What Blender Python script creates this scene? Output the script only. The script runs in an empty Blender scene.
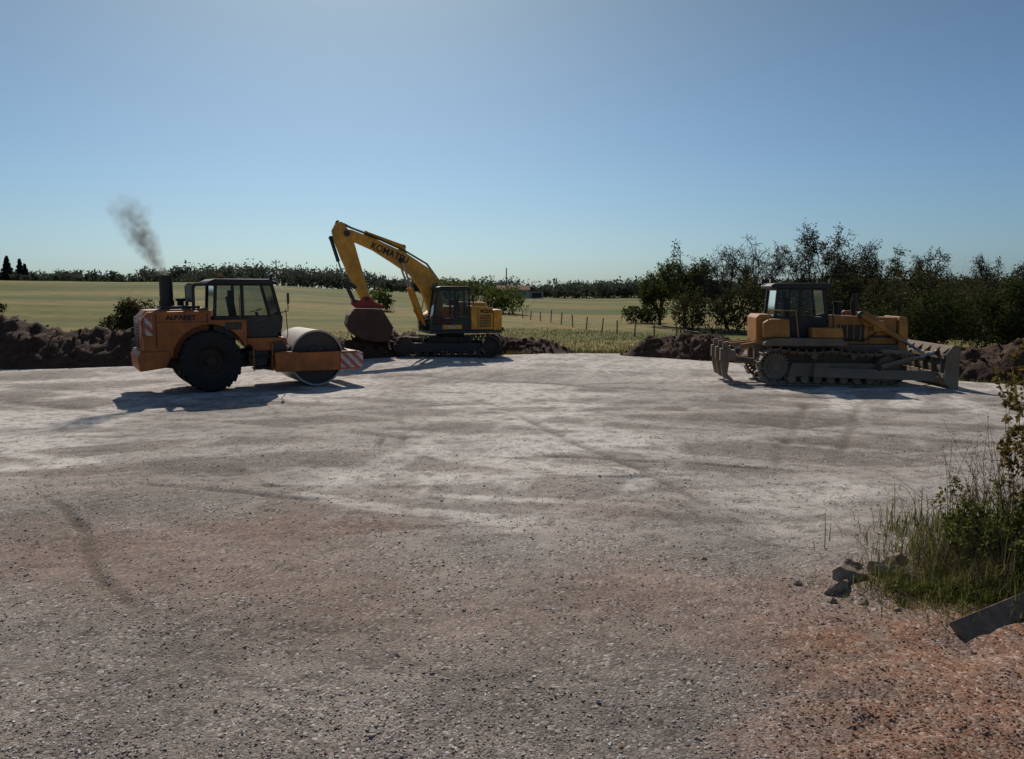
import bpy, math, random
import numpy as np
from mathutils import Vector, Matrix, Euler
random.seed(3)
RS=np.random.RandomState(11)
scene=bpy.context.scene
PI=math.pi
# ------------------------------------------------------------------ noise
_T=np.random.RandomState(7).rand(256,256)
def vn(x,y):
    x=np.asarray(x,float);y=np.asarray(y,float)
    xi=np.floor(x).astype(int);yi=np.floor(y).astype(int)
    fx=x-xi;fy=y-yi
    fx=fx*fx*(3-2*fx);fy=fy*fy*(3-2*fy)
    a=_T[xi&255,yi&255];b=_T[(xi+1)&255,yi&255];c=_T[xi&255,(yi+1)&255];d=_T[(xi+1)&255,(yi+1)&255]
    return (a*(1-fx)+b*fx)*(1-fy)+(c*(1-fx)+d*fx)*fy
def fbm(x,y,o=4):
    s=0;a=.5;t=0
    for i in range(o):
        s=s+a*vn(x*2**i+17.3*i,y*2**i+9.1*i);t+=a;a*=.5
    return s/t
def sst(a,b,x):
    t=np.clip((x-a)/(b-a),0,1);return t*t*(3-2*t)
# ------------------------------------------------------------------ material helpers
def newmat(name):
    m=bpy.data.materials.new(name);m.use_nodes=True
    nt=m.node_tree
    b=[n for n in nt.nodes if n.type=='BSDF_PRINCIPLED'][0]
    return m,nt,b
def noise(nt,scale,detail=4,rough=.6,vec=None,coord='Object'):
    n=nt.nodes.new('ShaderNodeTexNoise');n.inputs['Scale'].default_value=scale;n.inputs['Detail'].default_value=detail;n.inputs['Roughness'].default_value=rough
    if vec is None:
        t=nt.nodes.new('ShaderNodeTexCoord');vec=t.outputs[coord]
    nt.links.new(vec,n.inputs['Vector'])
    return n
def ramp(nt,src,stops):
    r=nt.nodes.new('ShaderNodeValToRGB')
    cr=r.color_ramp
    while len(cr.elements)<len(stops): cr.elements.new(.5)
    for e,(p,c) in zip(cr.elements,stops):
        e.position=p
        e.color=(c,c,c,1) if not isinstance(c,tuple) else (*c,1)
    nt.links.new(src,r.inputs[0]);return r
def mix(nt,fac,a,b,mode='MIX'):
    m=nt.nodes.new('ShaderNodeMix');m.data_type='RGBA';m.blend_type=mode
    def s(i,v):
        if isinstance(v,(tuple,list)): m.inputs[i].default_value=(*v[:3],1)
        elif isinstance(v,(int,float)): m.inputs[i].default_value=v
        else: nt.links.new(v,m.inputs[i])
    s(0,fac);s(6,a);s(7,b)
    return m.outputs[2]
def bump(nt,b,h,strength=.4,dist=.02):
    n=nt.nodes.new('ShaderNodeBump');n.inputs['Strength'].default_value=strength;n.inputs['Distance'].default_value=dist
    nt.links.new(h,n.inputs['Height']);nt.links.new(n.outputs[0],b.inputs['Normal']);return n
def paint(name,col,dust=.4,rough=.5,metal=0,dustcol=(.30,.25,.19),low=None,spec=.4):
    """painted/dirty metal: blotchy grime, dust settling on up faces and low down"""
    m,nt,b=newmat(name)
    n1=noise(nt,2.2,5,.65);n2=noise(nt,22,3,.7)
    dark=mix(nt,ramp(nt,n1.outputs[0],[(.35,0.),(.7,1.)]).outputs[0],tuple(c*.55 for c in col),col)
    tcc=nt.nodes.new('ShaderNodeTexCoord');mp=nt.nodes.new('ShaderNodeMapping');mp.inputs['Scale'].default_value=(9,9,1.1);nt.links.new(tcc.outputs['Object'],mp.inputs[0])
    n3=noise(nt,1.6,4,.7,mp.outputs[0])
    dark=mix(nt,ramp(nt,n3.outputs[0],[(.50,0.),(.72,.6)]).outputs[0],dark,tuple(c*.22+.01 for c in col))
    g=nt.nodes.new('ShaderNodeNewGeometry');sp=nt.nodes.new('ShaderNodeSeparateXYZ');nt.links.new(g.outputs['Normal'],sp.inputs[0])
    up=ramp(nt,sp.outputs[2],[(.2,0.),(1.,.55)])
    sm=ramp(nt,n2.outputs[0],[(.35,0.),(.75,1.)])
    f=nt.nodes.new('ShaderNodeMath');f.operation='MULTIPLY_ADD';nt.links.new(sm.outputs[0],f.inputs[0]);f.inputs[1].default_value=dust;nt.links.new(up.outputs[0],f.inputs[2])
    f2=nt.nodes.new('ShaderNodeMath');f2.operation='MULTIPLY';f2.use_clamp=True;nt.links.new(f.outputs[0],f2.inputs[0]);f2.inputs[1].default_value=min(1,dust*2)
    fac=f2.outputs[0]
    if low is not None:
        sp2=nt.nodes.new('ShaderNodeSeparateXYZ');nt.links.new(g.outputs['Position'],sp2.inputs[0])
        mr=nt.nodes.new('ShaderNodeMapRange');nt.links.new(sp2.outputs[2],mr.inputs[0]);mr.inputs[1].default_value=low;mr.inputs[2].default_value=0;mr.inputs[3].default_value=0;mr.inputs[4].default_value=.85
        mx=nt.nodes.new('ShaderNodeMath');mx.operation='MAXIMUM';nt.links.new(fac,mx.inputs[0]);nt.links.new(mr.outputs[0],mx.inputs[1]);fac=mx.outputs[0]
    c=mix(nt,fac,dark,dustcol)
    nt.links.new(c,b.inputs['Base Color'])
    rr=nt.nodes.new('ShaderNodeMapRange');nt.links.new(fac,rr.inputs[0]);rr.inputs[3].default_value=rough;rr.inputs[4].default_value=.9
    nt.links.new(rr.outputs[0],b.inputs['Roughness'])
    b.inputs['Metallic'].default_value=metal
    b.inputs['Specular IOR Level'].default_value=spec
    bump(nt,b,n2.outputs[0],.15,.01)
    return m
def stripes(name,ca,cb,scale=5.0):
    m,nt,b=newmat(name)
    t=nt.nodes.new('ShaderNodeTexCoord');sp=nt.nodes.new('ShaderNodeSeparateXYZ');nt.links.new(t.outputs['Object'],sp.inputs[0])
    a=nt.nodes.new('ShaderNodeMath');a.operation='ADD';nt.links.new(sp.outputs[0],a.inputs[0]);nt.links.new(sp.outputs[2],a.inputs[1])
    a2=nt.nodes.new('ShaderNodeMath');a2.operation='ADD';nt.links.new(a.outputs[0],a2.inputs[0]);nt.links.new(sp.outputs[1],a2.inputs[1])
    f=nt.nodes.new('ShaderNodeMath');f.operation='MULTIPLY';nt.links.new(a2.outputs[0],f.inputs[0]);f.inputs[1].default_value=scale
    fr=nt.nodes.new('ShaderNodeMath');fr.operation='FRACT';nt.links.new(f.outputs[0],fr.inputs[0])
    g=nt.nodes.new('ShaderNodeMath');g.operation='GREATER_THAN';nt.links.new(fr.outputs[0],g.inputs[0]);g.inputs[1].default_value=.5
    c=mix(nt,g.outputs[0],ca,cb)
    n=noise(nt,14,4)
    c=mix(nt,ramp(nt,n.outputs[0],[(.35,.1),(.7,.8)]).outputs[0],c,(.25,.2,.15))
    nt.links.new(c,b.inputs['Base Color']);b.inputs['Roughness'].default_value=.6
    return m
def glassmat(name):
    m,nt,b=newmat(name);nt.nodes.remove(b)
    o=[n for n in nt.nodes if n.type=='OUTPUT_MATERIAL'][0]
    tr=nt.nodes.new('ShaderNodeBsdfTransparent');tr.inputs[0].default_value=(.66,.71,.71,1)
    gl=nt.nodes.new('ShaderNodeBsdfGlossy');gl.inputs['Roughness'].default_value=.08;gl.inputs[0].default_value=(.8,.85,.9,1)
    df=nt.nodes.new('ShaderNodeBsdfDiffuse');df.inputs[0].default_value=(.16,.15,.13,1)
    fr=nt.nodes.new('ShaderNodeFresnel');fr.inputs[0].default_value=1.5
    mx=nt.nodes.new('ShaderNodeMixShader');nt.links.new(fr.outputs[0],mx.inputs[0]);nt.links.new(tr.outputs[0],mx.inputs[1]);nt.links.new(gl.outputs[0],mx.inputs[2])
    n=noise(nt,3,4);r=ramp(nt,n.outputs[0],[(.4,.0),(.8,.2)])
    m2=nt.nodes.new('ShaderNodeMixShader');nt.links.new(r.outputs[0],m2.inputs[0]);nt.links.new(mx.outputs[0],m2.inputs[1]);nt.links.new(df.outputs[0],m2.inputs[2])
    nt.links.new(m2.outputs[0],o.inputs[0])
    return m
def leafmat(name,c1,c2,trans=.45):
    m,nt,b=newmat(name)
    o=[n for n in nt.nodes if n.type=='OUTPUT_MATERIAL'][0]
    nt.nodes.remove(b)
    a=nt.nodes.new('ShaderNodeAttribute');a.attribute_name='tint'
    c=mix(nt,ramp(nt,a.outputs['Fac'],[(.1,0.),(.9,1.)]).outputs[0],c1,c2)
    d=nt.nodes.new('ShaderNodeBsdfDiffuse');nt.links.new(c,d.inputs[0])
    t=nt.nodes.new('ShaderNodeBsdfTranslucent');nt.links.new(c,t.inputs[0])
    x=nt.nodes.new('ShaderNodeMixShader');x.inputs[0].default_value=trans
    nt.links.new(d.outputs[0],x.inputs[1]);nt.links.new(t.outputs[0],x.inputs[2]);nt.links.new(x.outputs[0],o.inputs[0])
    return m
def rough(name,c1,c2,scale=6,bs=.5,bd=.03,r=.9):
    m,nt,b=newmat(name)
    n=noise(nt,scale,5,.7);c=mix(nt,ramp(nt,n.outputs[0],[(.3,0.),(.7,1.)]).outputs[0],c1,c2)
    nt.links.new(c,b.inputs['Base Color']);b.inputs['Roughness'].default_value=r;b.inputs['Specular IOR Level'].default_value=.2
    bump(nt,b,n.outputs[0],bs,bd);return m

# ------------------------------------------------------------------ mesh builder
class MB:
    def __init__(s): s.v=[];s.f=[];s.m=[];s.mats=[]
    def mi(s,mat):
        if mat not in s.mats:s.mats.append(mat)
        return s.mats.index(mat)
    def add(s,vs,fs,mat,M=None):
        o=len(s.v)
        for v in vs:
            v=Vector(v)
            if M is not None:v=M@v
            s.v.append(v)
        i=s.mi(mat)
        for f in fs: s.f.append([a+o for a in f]);s.m.append(i)
    def box(s,c,sz,mat,rot=None,top=1.0):
        x,y,z=[a/2 for a in sz]
        vs=[(-x,-y,-z),(x,-y,-z),(x,y,-z),(-x,y,-z),(-x*top,-y*top,z),(x*top,-y*top,z),(x*top,y*top,z),(-x*top,y*top,z)]
        M=Matrix.Translation(c)
        if rot:M=M@Euler(rot).to_matrix().to_4x4()
        s.add(vs,[(0,3,2,1),(4,5,6,7),(0,1,5,4),(1,2,6,5),(2,3,7,6),(3,0,4,7)],mat,M)
    def bb(s,x0,x1,y0,y1,z0,z1,mat):
        s.box(((x0+x1)/2,(y0+y1)/2,(z0+z1)/2),(abs(x1-x0),abs(y1-y0),abs(z1-z0)),mat)
    def prism(s,poly,y0,y1,mat):
        n=len(poly)
        ar=sum(poly[i][0]*poly[(i+1)%n][1]-poly[(i+1)%n][0]*poly[i][1] for i in range(n))
        if ar<0: poly=poly[::-1]
        if y0>y1:y0,y1=y1,y0
        vs=[(p[0],y0,p[1]) for p in poly]+[(p[0],y1,p[1]) for p in poly]
        fs=[list(range(n)),list(range(2*n-1,n-1,-1))]
        for i in range(n):
            j=(i+1)%n;fs.append((i,i+n,j+n,j))
        s.add(vs,fs,mat)
    def cyl(s,p1,p2,r,mat,r2=None,n=18,caps=True):
        p1=Vector(p1);p2=Vector(p2);r2=r if r2 is None else r2
        d=p2-p1;L=d.length
        M=Matrix.Translation(p1)@d.to_track_quat('Z','Y').to_matrix().to_4x4()
        vs=[];fs=[]
        for i in range(n):
            a=2*PI*i/n;vs.append((r*math.cos(a),r*math.sin(a),0))
        for i in range(n):
            a=2*PI*i/n;vs.append((r2*math.cos(a),r2*math.sin(a),L))
        for i in range(n):
            j=(i+1)%n;fs.append((i,j,j+n,i+n))
        if caps: fs+= [list(range(n-1,-1,-1)),list(range(n,2*n))]
        s.add(vs,fs,mat,M)
    def tube(s,pts,r,mat,n=8):
        for a,b in zip(pts[:-1],pts[1:]): s.cyl(a,b,r,mat,n=n)
    def beam(s,p1,p2,w,h,mat,w2=None,h2=None):
        p1=Vector(p1);p2=Vector(p2);d=(p2-p1).normalized()
        y=Vector((0,1,0)) if abs(d.y)<.95 else Vector((1,0,0))
        u=d.cross(y).normalized();y=u.cross(d).normalized()
        w2=w if w2 is None else w2;h2=h if h2 is None else h2
        vs=[]
        for p,ww,hh in((p1,w,h),(p2,w2,h2)):
            for a,b in((-1,-1),(1,-1),(1,1),(-1,1)): vs.append(p+y*a*ww/2+u*b*hh/2)
        s.add(vs,[(3,2,1,0),(4,5,6,7),(0,1,5,4),(1,2,6,5),(2,3,7,6),(3,0,4,7)],mat)
    def lathe(s,prof,c,mat,n=40):
        vs=[];fs=[];k=len(prof)
        for i in range(n):
            a=2*PI*i/n
            for r,y in prof: vs.append((c[0]+r*math.cos(a),c[1]+y,c[2]+r*math.sin(a)))
        for i in range(n):
            j=(i+1)%n
            for q in range(k-1): fs.append((i*k+q,i*k+q+1,j*k+q+1,j*k+q))
        s.add(vs,fs,mat)
    def obj(s,name,parent=None,bev=0.0,sharp=35):
        me=bpy.data.meshes.new(name);me.from_pydata([tuple(v) for v in s.v],[],s.f)
        for m in s.mats: me.materials.append(m)
        me.polygons.foreach_set('material_index',s.m)
        me.polygons.foreach_set('use_smooth',[True]*len(me.polygons))
        me.update()
        me.set_sharp_from_angle(angle=math.radians(sharp))
        o=bpy.data.objects.new(name,me);scene.collection.objects.link(o)
        if parent:o.parent=parent
        if bev>0:
            b=o.modifiers.new('bevel','BEVEL');b.width=bev;b.segments=2;b.limit_method='ANGLE';b.angle_limit=math.radians(40);b.harden_normals=True
        return o
def empty(name,loc,rotz=0,sc=(1,1,1)):
    e=bpy.data.objects.new(name,None);scene.collection.objects.link(e);e.location=loc;e.rotation_euler=(0,0,rotz);e.empty_display_size=.3;e.scale=sc;return e
def npmesh(name,V,F,mats,tint=None,midx=None,smooth=False,parent=None):
    V=np.asarray(V,np.float32);F=np.asarray(F,np.int32)
    me=bpy.data.meshes.new(name);k=F.shape[1]
    me.vertices.add(len(V));me.vertices.foreach_set('co',V.ravel())
    me.loops.add(F.size);me.loops.foreach_set('vertex_index',F.ravel())
    me.polygons.add(len(F));me.polygons.foreach_set('loop_start',np.arange(0,F.size,k,dtype=np.int32))
    for m in mats: me.materials.append(m)
    if midx is not None: me.polygons.foreach_set('material_index',np.asarray(midx,np.int32))
    me.polygons.foreach_set('use_smooth',np.full(len(F),smooth))
    if tint is not None:
        a=me.attributes.new('tint','FLOAT','POINT');a.data.foreach_set('value',np.asarray(tint,np.float32))
    me.update(calc_edges=True)
    o=bpy.data.objects.new(name,me);scene.collection.objects.link(o)
    if parent:o.parent=parent
    return o
def text(name,body,size,M,mat,parent,ext=.004,sx=1):
    c=bpy.data.curves.new(name,'FONT');c.body=body;c.size=size;c.extrude=ext;c.align_x='CENTER';c.align_y='CENTER';c.offset=.008
    o=bpy.data.objects.new(name,c);scene.collection.objects.link(o);o.parent=parent;o.matrix_local=M@Matrix.Diagonal((sx,1,1,1));c.materials.append(mat);return o
def frame(c,xd,up):
    xd=Vector(xd).normalized();up=Vector(up).normalized();n=xd.cross(up)
    M=Matrix((xd,up,n)).transposed().to_4x4();M.translation=c;return M

# ------------------------------------------------------------------ materials
M_or=paint('roller_orange_paint',(.54,.15,.022),.24,.45,dustcol=(.25,.165,.10))
M_dkor=paint('roller_dark_paint',(.04,.035,.032),.35,.6)
M_blk=paint('black_metal',(.014,.014,.014),.2,.5)
M_steel=paint('drum_steel',(.52,.48,.43),.5,.40,.2,dustcol=(.50,.46,.41))
M_rub=paint('tyre_rubber',(.016,.015,.015),.3,.8,dustcol=(.12,.10,.08))
M_rim=paint('wheel_rim_paint',(.05,.03,.02),.35,.7,dustcol=(.12,.085,.06))
M_yel=paint('excavator_yellow_paint',(.86,.39,.03),.10,.35)
M_gry=paint('excavator_grey_paint',(.028,.029,.03),.2,.5)
M_trk=paint('track_steel',(.05,.042,.036),.45,.6,.2,dustcol=(.19,.15,.11))
M_buck=paint('bucket_steel',(.10,.05,.03),.4,.6,.2,dustcol=(.15,.08,.05))
M_red=paint('coupler_red_paint',(.55,.03,.02),.2,.45)
M_dy=paint('bulldozer_yellow_paint',(.55,.225,.035),.36,.55,dustcol=(.28,.195,.12))
M_dt=paint('bulldozer_muddy_steel',(.18,.13,.09),.55,.75,.1,dustcol=(.36,.28,.205),low=.8)
M_chrome=paint('hydraulic_rod',(.5,.5,.5),.1,.2,.9)
M_glass=glassmat('cab_glass')
M_str=stripes('red_white_stripes',(.5,.03,.02),(.62,.58,.54),3.6)
M_lamp=paint('lamp_lens',(.6,.58,.5),.2,.2)
M_ambr=paint('amber_lens',(.7,.2,.02),.1,.3)
M_seat=rough('seat_fabric',(.015,.015,.015),(.03,.03,.03),10)
M_white=paint('white_decal',(.65,.63,.58),.3,.5)
M_txt=paint('dark_lettering',(.015,.015,.02),.05,.5)

# ------------------------------------------------------------------ terrain
EX=[-80,-32,-18.5,-8,2,5.4,8,14,20,30,80];EY=[16,23.5,27.8,30.9,34.4,33.5,30,23,18,12,2]
def edge(x,y): return y-np.interp(x,EX,EY)+ (fbm(x*.6,y*.6,3)-.5)*1.6
RUTS=[((-1.09,10.2),(-2.65,17.5),.07),((-1.45,10.6),(-3.1,17),.05),((-2.9,6.2),(-6.4,10.5),.05),((3,9),(-1.5,21),.09),((1,18),(9,13.5),.1),((2.0,18.9),(10.5,14.2),.1),((-9,16),(2,20),.1),((-8.5,14.4),(3,18.2),.1),((4,12),(7.5,20),.1),((4.8,11.6),(8.6,19.6),.1),((-12,19),(-3,15),.1),((-1,24),(9,19.5),.15),((-6,27),(3,22),.15),((-14,21),(-2,26),.14),((3,14),(12,19),.1),((-4,10.8),(3,11.6),.05),((-5.3,10.9),(-2.2,10.1),.06),((0,13),(6,11.5),.06),((-9,12.5),(-2,15.5),.08)]
def rutmask(x,y):
    s=np.zeros_like(x)
    wob=(fbm(x*.4,y*.4,3)-.5)*1.0
    for (a,b,w) in RUTS:
        ax,ay=a;bx,by=b;dx=bx-ax;dy=by-ay;L2=dx*dx+dy*dy
        t=np.clip(((x-ax)*dx+(y-ay)*dy)/L2,0,1)
        d=np.hypot(x-ax-t*dx+wob*.5,y-ay-t*dy+wob*.5)
        s=np.maximum(s,np.exp(-(d/w)**2)*sst(0,.12,t)*sst(1,.88,t)*(.5+.9*vn(x*1.3,y*1.3)))
    s=np.maximum(s,.9*np.exp(-(((x+4.1)/.55)**2+((y-11.6)/.55)**2))*sst(.3,.6,fbm(x*3,y*3,3)))
    return s
def grassbank(x,y): return np.exp(-(((x-5.2)/1.7)**2+((y-7.0)/1.6)**2))
def redm(x,y):
    e=(x-0.6-(y-3.6)*-.15)+ (fbm(x*1.2,y*1.2,3)-.5)*1.8
    f=sst(.2,2.4,e)*sst(7.8,5.7,y+ (fbm(x*.8+5,y*.8,3)-.5)*1.5 - (x-3)*.25)
    return np.clip(f,0,1)
def H(x,y):
    x=np.asarray(x,float);y=np.asarray(y,float)
    out=sst(0,2.5,edge(x,y))
    pad=(fbm(x*.25,y*.25,3)-.5)*.10+(fbm(x*1.6+3,y*1.6,3)-.5)*.04*sst(30,12,y)
    near=sst(16,9,y)
    pad=pad+(fbm(x*7,y*7,3)-.5)*.034*near-rutmask(x,y)*.04
    pad=pad+grassbank(x,y)*.25+redm(x,y)*(.03+.12*fbm(x*2.2,y*2.2,3))*near
    r=x/np.maximum(y,5)
    L=np.interp(r,[-.8,-.35,-.22,-.08,.1,.3,.6],[4.7,4.2,2.9,1.3,.2,.6,1.6])
    fld=-.15+L*sst(38,150,y)+(fbm(x*.06,y*.06,3)-.5)*.6*sst(36,70,y)+(fbm(x*.7,y*.7,3)-.5)*.12
    return pad*(1-out)+fld*out
def h1(x,y): return float(H(np.array([x]),np.array([y]))[0])
def grow(a,step,f,end):
    r=[];v=a
    while v<end:
        step*=f;v+=step;r.append(v)
    return r
gx=grow(7,.05,1.03,3500)
xs=np.array([-v for v in gx[::-1]]+list(np.arange(-7,7.001,.05))+gx)
ys=np.array([-60,-40,-28,-20,-14,-10,-7,-5,-3,-1,0,1,2,2.5]+list(np.arange(3,12,.045))+grow(12,.045,1.024,4000))
X,Y=np.meshgrid(xs,ys)
Z=H(X,Y)
nx,ny=len(xs),len(ys)
V=np.stack([X.ravel(),Y.ravel(),Z.ravel()],1)
ii,jj=np.meshgrid(np.arange(nx-1),np.arange(ny-1))
a=(jj*nx+ii).ravel();F=np.stack([a,a+1,a+1+nx,a+nx],1)
xf=X.ravel();yf=Y.ravel()
fieldm=sst(-.3,1.5,edge(xf,yf))
def rotn(x,y,ang,sx,sy,o=4):
    c,s=math.cos(ang),math.sin(ang);return fbm((x*c+y*s)*sx,(-x*s+y*c)*sy,o)
wx=xf+(fbm(xf*.25,yf*.25,2)-.5)*1.6;wy=yf+(fbm(xf*.25+9,yf*.25,2)-.5)*1.6
st=np.maximum.reduce([sst(.46,.62,rotn(wx,wy,.22,.14,1.3,5)),sst(.49,.64,rotn(wx+40,wy,-.42,.15,1.4,5)),.85*sst(.52,.66,rotn(wx+90,wy,1.25,.2,1.6,5))])
patch=sst(.38,.60,fbm(xf*.24+60,yf*.24,5))
st=np.clip(st*(.45+.75*patch)+.30*patch,0,1)
dust=st*(.25*sst(6.0,9,yf)+.75*sst(8.5,13,yf+(fbm(xf*.4,yf*.4,3)-.5)*7))
dust=np.clip(dust+.40*sst(20,31,yf)*fbm(xf*.3,yf*.5,3)*2,0,1)
red=redm(xf,yf)
red2=.5*sst(.38,.68,fbm(xf*.3+30,yf*.5,4))*sst(14,8.5,yf)*sst(4.8,7.5,yf)
red=np.clip(np.maximum(red,red2),0,1)
ruts=rutmask(xf,yf)
m_g,nt,b=newmat('gravel_and_field')
tc=nt.nodes.new('ShaderNodeTexCoord');P=tc.outputs['Object']
def vor(scale,feat='F1'):
    v=nt.nodes.new('ShaderNodeTexVoronoi');v.voronoi_dimensions='2D';v.feature=feat;v.inputs['Scale'].default_value=scale;nt.links.new(P,v.inputs['Vector']);return v
def n2d(scale,detail,rough_,vec):
    n=noise(nt,scale,detail,rough_,vec);n.noise_dimensions='2D';return n
def attr(n):
    a=nt.nodes.new('ShaderNodeAttribute');a.attribute_name=n;return a.outputs['Fac']
v1=vor(42);v2=vor(105)
sepc=nt.nodes.new('ShaderNodeSeparateColor');nt.links.new(v1.outputs['Color'],sepc.inputs[0])
sepd=nt.nodes.new('ShaderNodeSeparateColor');nt.links.new(v2.outputs['Color'],sepd.inputs[0])
n_lo=n2d(.7,4,.65,P);n_mid=n2d(3.5,6,.75,P);n_hi=n2d(60,2,.7,P)
grain=ramp(nt,sepc.outputs[0],[(0.,(.145,.120,.103)),(.5,(.22,.185,.16)),(.85,(.33,.285,.25)),(1.,(.62,.57,.52))])
grain2=ramp(nt,sepd.outputs[0],[(0.,(.14,.116,.10)),(.6,(.24,.203,.175)),(1.,(.42,.375,.33))])
base=mix(nt,ramp(nt,n_mid.outputs[0],[(.42,0.),(.58,1.)]).outputs[0],grain.outputs[0],grain2.outputs[0])
base=mix(nt,.95,base,ramp(nt,n_lo.outputs[0],[(.3,.68),(.7,1.2)]).outputs[0],'MULTIPLY')
base=mix(nt,.8,base,ramp(nt,n_mid.outputs[0],[(.3,.74),(.7,1.18)]).outputs[0],'MULTIPLY')
gred=ramp(nt,sepc.outputs[1],[(0.,(.16,.078,.046)),(.5,(.26,.138,.086)),(.85,(.36,.215,.145)),(1.,(.52,.42,.35))])
rr=ramp(nt,attr('red'),[(0.,0.),(.5,.5),(1.,1.)])
rm2=nt.nodes.new('ShaderNodeMath');rm2.operation='MULTIPLY';nt.links.new(rr.outputs[0],rm2.inputs[0]);nt.links.new(ramp(nt,n_mid.outputs[0],[(.3,.35),(.6,1.)]).outputs[0],rm2.inputs[1])
base=mix(nt,rm2.outputs[0],base,gred.outputs[0])
dm=nt.nodes.new('ShaderNodeMath');dm.operation='MULTIPLY';nt.links.new(attr('dust'),dm.inputs[0])
nt.links.new(ramp(nt,n_mid.outputs[0],[(.34,.22),(.56,1.)]).outputs[0],dm.inputs[1])
dcol=mix(nt,ramp(nt,n_hi.outputs[0],[(.35,0.),(.65,1.)]).outputs[0],(.52,.47,.42),(.76,.71,.65))
base=mix(nt,dm.outputs[0],base,dcol)
base=mix(nt,ramp(nt,attr('ruts'),[(0.,0.),(1.,.65)]).outputs[0],base,(.12,.095,.078))
n_f2=n2d(.6,5,.75,P);n_f3=n2d(6,3,.8,P)
mpf=nt.nodes.new('ShaderNodeMapping');mpf.inputs['Scale'].default_value=(.008,.07,1);mpf.inputs['Rotation'].default_value=(0,0,.12);nt.links.new(P,mpf.inputs[0])
n_band=n2d(1.0,4,.65,mpf.outputs[0])
fc=ramp(nt,n_band.outputs[0],[(.40,(.080,.100,.018)),(.5,(.155,.150,.033)),(.60,(.27,.20,.065))])
fc2=mix(nt,ramp(nt,n_f2.outputs[0],[(.4,0.),(.7,.7)]).outputs[0],fc.outputs[0],(.07,.085,.018))
fc3=mix(nt,ramp(nt,n_f3.outputs[0],[(.45,0.),(.75,.45)]).outputs[0],fc2,(.24,.19,.085))
base=mix(nt,attr('field'),base,fc3)
nt.links.new(base,b.inputs['Base Color']);b.inputs['Roughness'].default_value=.92;b.inputs['Specular IOR Level'].default_value=.12
hh=nt.nodes.new('ShaderNodeMath');hh.operation='ADD'
nt.links.new(ramp(nt,v1.outputs['Distance'],[(0.,1.),(.7,0.)]).outputs[0],hh.inputs[0])
h2=nt.nodes.new('ShaderNodeMath');h2.operation='MULTIPLY_ADD';nt.links.new(n_mid.outputs[0],h2.inputs[0]);h2.inputs[1].default_value=3.5;nt.links.new(n_hi.outputs[0],h2.inputs[2])
nt.links.new(h2.outputs[0],hh.inputs[1])
bump(nt,b,hh.outputs[0],.5,.012)
ground=npmesh('ground',V,F,[m_g],smooth=True)
for nm,ar in(('field',fieldm),('dust',dust*(1-fieldm)),('red',red),('ruts',ruts)):
    at=ground.data.attributes.new(nm,'FLOAT','POINT');at.data.foreach_set('value',ar.astype(np.float32))

# ------------------------------------------------------------------ stones
m_st,nt,b=newmat('limestone_pebbles')
a=nt.nodes.new('ShaderNodeAttribute');a.attribute_name='tint'
r=ramp(nt,a.outputs['Fac'],[(0.,(.18,.09,.056)),(.3,(.29,.17,.115)),(.34,(.19,.16,.138)),(.75,(.36,.31,.27)),(1.,(.72,.67,.61))])
nt.links.new(r.outputs[0],b.inputs['Base Color']);b.inputs['Roughness'].default_value=.85;b.inputs['Specular IOR Level'].default_value=.2
def stones(name,x,y,s,tint,mat,zoff=None,flat=.6):
    n=len(x)
    cub=np.array([(-1,-1,-1),(1,-1,-1),(1,1,-1),(-1,1,-1),(-1,-1,1),(1,-1,1),(1,1,1),(-1,1,1)],float)*.55
    V=cub[None]*(1+RS.uniform(-.4,.4,(n,8,3)))
    V[:,4:,:2]*=.75
    ang=RS.uniform(0,2*PI,n);c,sn=np.cos(ang)[:,None],np.sin(ang)[:,None]
    sc=s[:,None,None]*np.stack([RS.uniform(.7,1.3,n),RS.uniform(.6,1,n),RS.uniform(.4,.8,n)*flat/.6],1)[:,None,:]
    V=V*sc
    tl=RS.uniform(-.5,.5,(n,1));V[:,:,2]+=V[:,:,0]*tl
    Vx=V[:,:,0]*c-V[:,:,1]*sn;Vy=V[:,:,0]*sn+V[:,:,1]*c
    z=H(x,y) if zoff is None else zoff
    W=np.stack([Vx+x[:,None],Vy+y[:,None],V[:,:,2]+z[:,None]+s[:,None]*.05],2).reshape(-1,3)
    fc=np.array([(0,3,2,1),(4,5,6,7),(0,1,5,4),(1,2,6,5),(2,3,7,6),(3,0,4,7)])
    F=(fc[None]+np.arange(n)[:,None,None]*8).reshape(-1,4)
    return npmesh(name,W,F,[mat],tint=np.repeat(tint,8))
n=70000
u=RS.rand(n);yy=1/(1/3.6-u*(1/3.6-1/15.));xx=RS.uniform(-.72,.72,n)*(yy+.6)
clu=fbm(xx*1.1,yy*1.1,4);k=clu+RS.rand(n)*.5>.62
xx=xx[k];yy=yy[k];n=len(xx)
ss=.0045+.009*RS.rand(n)**3*1.6+.014*(RS.rand(n)>.985)*RS.rand(n)
ss=ss*(1+yy*.02)
rd=redm(xx,yy)
tt=np.where(RS.rand(n)<np.clip(rd*.9+.10,0,1),RS.uniform(.05,.3,n),np.clip(.42+.58*RS.rand(n)**1.3,0,1))
stones('gravel',xx,yy,ss,tt,m_st,flat=.5)
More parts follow.
